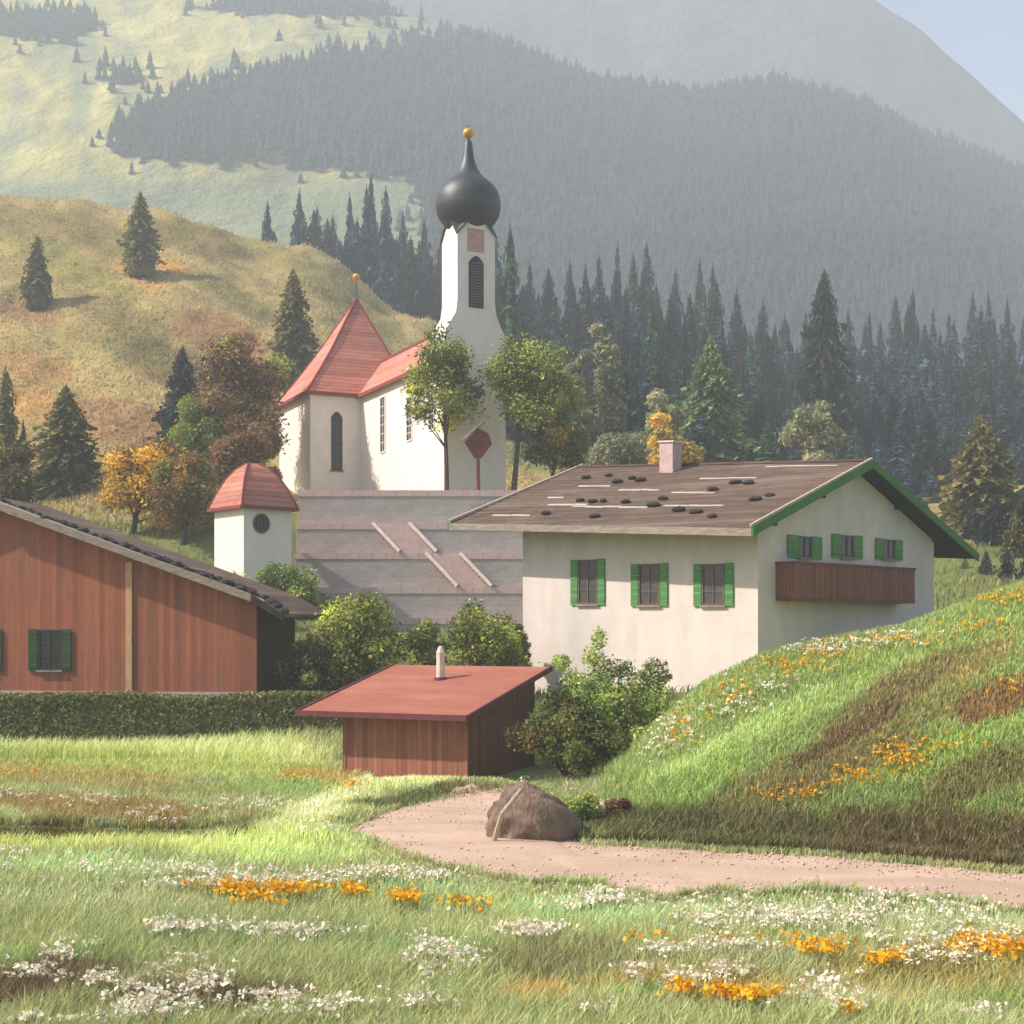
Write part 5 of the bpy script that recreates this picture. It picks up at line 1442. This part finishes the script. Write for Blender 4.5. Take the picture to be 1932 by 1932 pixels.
def flowers(name, label, clusters, colr, size, seed, zoff=.34):
    """irregular little heads on stalks; clusters: (u, v, half width, half height, count)"""
    g = np.random.default_rng(seed); PX = []; PY = []; PZ = []
    for (cu, cv, wu, wv, n) in clusters:
        n = int(n * 1.25)
        uu = cu + wu * .8 * g.normal(size=n) * .62; vv = cv + wv * 1.15 * g.normal(size=n) * .6
        for a, b in zip(uu, vv):
            # march along the ray until it meets the ground plus stalk height
            zo = zoff * g.uniform(.75, 1.15)
            ds = np.linspace(18, 75, 500); zz = CH + (HV - b) / F * ds; gz_ = H((a - 966) / F * ds, ds) + zo
            hit = np.nonzero(zz < gz_)[0]
            if len(hit) == 0: continue
            d_ = ds[hit[0]]
            if on_road(np.array([(a - 966) / F * d_]), np.array([d_]), 4)[0]: continue
            PX.append((a - 966) / F * d_); PY.append(d_); PZ.append(H(np.array([PX[-1]]), np.array([d_]))[0] + zo)
    P_ = np.stack([PX, PY, PZ], 1); n = len(P_)
    Vs = []; Cs = []
    base = np.array(s2l(colr))
    K = 6
    cen = np.repeat(P_, K, axis=0); m = n * K
    off = g.normal(size=(m, 3)) * np.array([1.0, 1.0, .55]) * size * .8
    c = cen + off; nr = g.normal(size=(m, 3)) + np.array([0, 0, 1.0]); nr /= np.linalg.norm(nr, axis=1)[:, None]
    t = np.cross(nr, g.normal(size=(m, 3))); t /= np.linalg.norm(t, axis=1)[:, None]; b = np.cross(nr, t)
    s = size * (.4 + .6 * g.random(m))[:, None]
    V = np.stack([c - t * s, c + b * s * .7 + nr * s * .2, c + t * s, c - b * s * .7 + nr * s * .2], 1).reshape(-1, 3)
    C_ = base * (.8 + .35 * g.random((m, 1)))
    # stalks
    w = .006; z0 = P_[:, 2] - zoff * .9
    S = np.stack([np.stack([P_[:, 0] - w, P_[:, 1], z0], 1), np.stack([P_[:, 0] + w, P_[:, 1], z0], 1), P_ + [w * .5, 0, 0], P_ - [w * .5, 0, 0]], 1).reshape(-1, 3)
    V = np.concatenate([V, S]); C_ = np.concatenate([C_, np.tile(np.array(s2l((110, 124, 70))), (n, 1))])
    o = np_mesh(name, V, np.arange(len(V)).reshape(-1, 4), M['petal'], np.clip(C_, 0, .85))
    tag(o, label, 'flowers', kind='stuff')
WH = [(360, 1640, 250, 12, 90), (700, 1640, 60, 10, 55), (800, 1648, 70, 8, 55), (570, 1655, 120, 10, 60), (420, 1662, 160, 8, 50), (1150, 1690, 60, 12, 60), (1110, 1700, 90, 10, 40), (320, 1745, 60, 10, 40), (420, 1745, 80, 8, 30), (540, 1752, 110, 10, 70),
      (1000, 1748, 70, 8, 50), (1010, 1756, 60, 6, 30), (130, 1790, 60, 18, 24), (60, 1830, 70, 10, 26), (180, 1846, 70, 12, 30), (350, 1830, 80, 30, 40), (260, 1880, 60, 34, 60), (330, 1880, 110, 22, 60), (400, 1850, 70, 14, 30), (520, 1880, 60, 12, 40), (640, 1890, 70, 8, 26),
      (820, 1790, 60, 34, 60), (860, 1800, 50, 14, 40), (800, 1880, 60, 12, 20), (1130, 1900, 40, 8, 16), (560, 1925, 120, 10, 26), (60, 1925, 60, 10, 14), (230, 1925, 90, 12, 26),
      (1340, 1735, 70, 30, 50), (1420, 1715, 100, 24, 50), (1500, 1730, 90, 14, 60), (1600, 1730, 120, 16, 60), (1270, 1788, 60, 8, 36), (1370, 1780, 90, 8, 40), (1660, 1700, 90, 16, 40), (1800, 1710, 90, 14, 30), (1860, 1760, 110, 20, 60), (1740, 1780, 120, 24, 50), (1370, 1825, 60, 10, 24),
      (1545, 1865, 60, 26, 60), (1610, 1880, 60, 14, 30), (1830, 1800, 90, 10, 30), (1700, 1750, 200, 30, 60), (1860, 1910, 50, 14, 16), (1290, 1845, 120, 14, 30), (1200, 1830, 60, 12, 14),
      (40, 1500, 50, 8, 14), (170, 1504, 70, 8, 22), (290, 1525, 60, 8, 20), (480, 1515, 120, 10, 34), (310, 1545, 50, 6, 14), (30, 1600, 50, 8, 12), (600, 1560, 60, 12, 16), (820, 1478, 160, 6, 24), (120, 1625, 200, 10, 30)]
KW = [(1600, 1212, 120, 10, 60), (1700, 1198, 70, 8, 30), (1540, 1224, 60, 8, 30), (1280, 1370, 60, 34, 50), (1230, 1400, 40, 24, 30), (1380, 1330, 70, 20, 30), (980, 1474, 24, 8, 14), (1075, 1484, 20, 10, 16), (1130, 1520, 20, 8, 10), (1890, 1655, 30, 6, 10), (1450, 1290, 90, 14, 26)]
flowers('white_flowers', 'white wild flowers scattered in drifts through the meadow', WH, (246, 228, 204), .052, 1, zoff=.46)
flowers('white_flowers', 'small white flowers along the edge of the knoll', KW, (246, 228, 204), .06, 2, zoff=.26)
OR = [(440, 1672, 60, 8, 40), (540, 1672, 70, 8, 50), (665, 1675, 26, 8, 24), (765, 1688, 36, 8, 34), (880, 1698, 50, 8, 14), (480, 1690, 50, 12, 16), (1540, 1785, 60, 8, 26), (1670, 1806, 34, 8, 26), (1860, 1775, 80, 16, 60), (1900, 1790, 50, 8, 30), (1280, 1862, 36, 8, 26), (1360, 1868, 30, 8, 26), (1420, 1876, 60, 10, 34), (1600, 1908, 20, 5, 8),
      (1340, 1765, 200, 8, 12), (560, 1462, 40, 6, 10), (650, 1478, 40, 6, 16), (20, 1450, 60, 8, 14)]
KO = [(1700, 1205, 130, 8, 36), (1560, 1228, 70, 10, 22), (1480, 1250, 80, 12, 30), (1370, 1310, 60, 20, 26), (1290, 1370, 50, 24, 26), (1700, 1430, 60, 24, 60), (1610, 1465, 60, 14, 36), (1530, 1490, 70, 10, 26), (1760, 1400, 90, 12, 20), (1890, 1125, 60, 10, 30), (1850, 1180, 80, 10, 20), (1900, 1290, 60, 16, 10), (1480, 1502, 60, 6, 14)]
flowers('orange_flowers', 'orange wild flowers in patches in the foreground meadow', OR, (240, 176, 44), .065, 3, zoff=.48)
flowers('orange_flowers', 'orange wild flowers in bands across the knoll', KO, (240, 178, 50), .06, 4, zoff=.26)

def gravel():
    g = np.random.default_rng(8); n = 2600
    u = g.uniform(640, 2050, n); f = np.where(g.random(n) < .5, g.random(n), np.clip(np.abs(g.normal(size=n)) * .12, 0, 1)); f = np.where(g.random(n) < .5, f, 1 - f)
    v = np.interp(u, RTu, RTv) * (1 - f) + np.interp(u, RTu, RBv) * f + 3
    y = CH * F / (v - HV); x = (u - 966) / F * y; z = H(x, y) + .05
    s = .012 + .04 * g.random(n) ** 3
    base = np.array([[1, 0, 0], [0, 1, 0], [-1, 0, 0], [0, -1, 0], [.2, .1, .75], [0, 0, -.6]])
    V = np.stack([x, y, z], 1)[:, None, :] + base[None] * (s[:, None, None] * (.7 + .6 * g.random((n, 6, 3))))
    Fi = np.array([[0, 1, 4], [1, 2, 4], [2, 3, 4], [3, 0, 4], [1, 0, 5], [2, 1, 5], [3, 2, 5], [0, 3, 5]])
    Fc = (np.arange(n)[:, None, None] * 6 + Fi[None]).reshape(-1, 3)
    col = np.array(s2l((204, 178, 156)))[None, :] * (.7 + .5 * g.random((n, 1)))
    o = np_mesh('gravel', V.reshape(-1, 3), Fc, M['ground'], np.repeat(col, 8, axis=0)); tag(o, 'small loose stones lying on the pinkish dirt road', 'gravel', kind='stuff')
gravel()
# grass tongues creeping over the road edge
g_ = np.random.default_rng(77); n_ = 9000
uu = g_.uniform(640, 2050, n_); sd = g_.random(n_) < .5
e_ = np.abs(g_.normal(size=n_)) * 3.2 * (0.4 + 1.6 * vnoise(uu / 26, uu * 0 + sd * 9.0))
vv_ = np.where(sd, np.interp(uu, RTu, RTv) + e_ * .6, np.interp(uu, RTu, RBv) - e_ + 5 * np.sin(uu / 37.0) + 3 * np.sin(uu / 13.0))
y_ = CH * F / (vv_ - HV); x_ = (uu - 966) / F * y_
ok = ~((uu > 985) & (uu < 1095) & sd)
blades('roadside_grass', 'tufts of grass creeping in over the edges of the dirt road', x_[ok], y_[ok], .17, .025, seed=78, bright=2.0)

# ---------------------------------------------------------------- haze
m = bpy.data.materials.new('haze'); m.use_nodes = True
n = m.node_tree.nodes; n.remove(n['Principled BSDF'])
pv = n.new('ShaderNodeVolumePrincipled'); pv.inputs["Density"].default_value = 0.0008
pv.inputs['Color'].default_value = (0.79, 0.86, 0.93, 1); pv.inputs['Anisotropy'].default_value = 0.0
m.node_tree.links.new(pv.outputs[0], n['Material Output'].inputs['Volume'])
hb = MB(); hb.box(-3200, 3200, -120, 6600, -3, 470)
ho = hb.build('haze', m); tag(ho, 'pale haze filling the valley air', 'haze', kind='stuff')
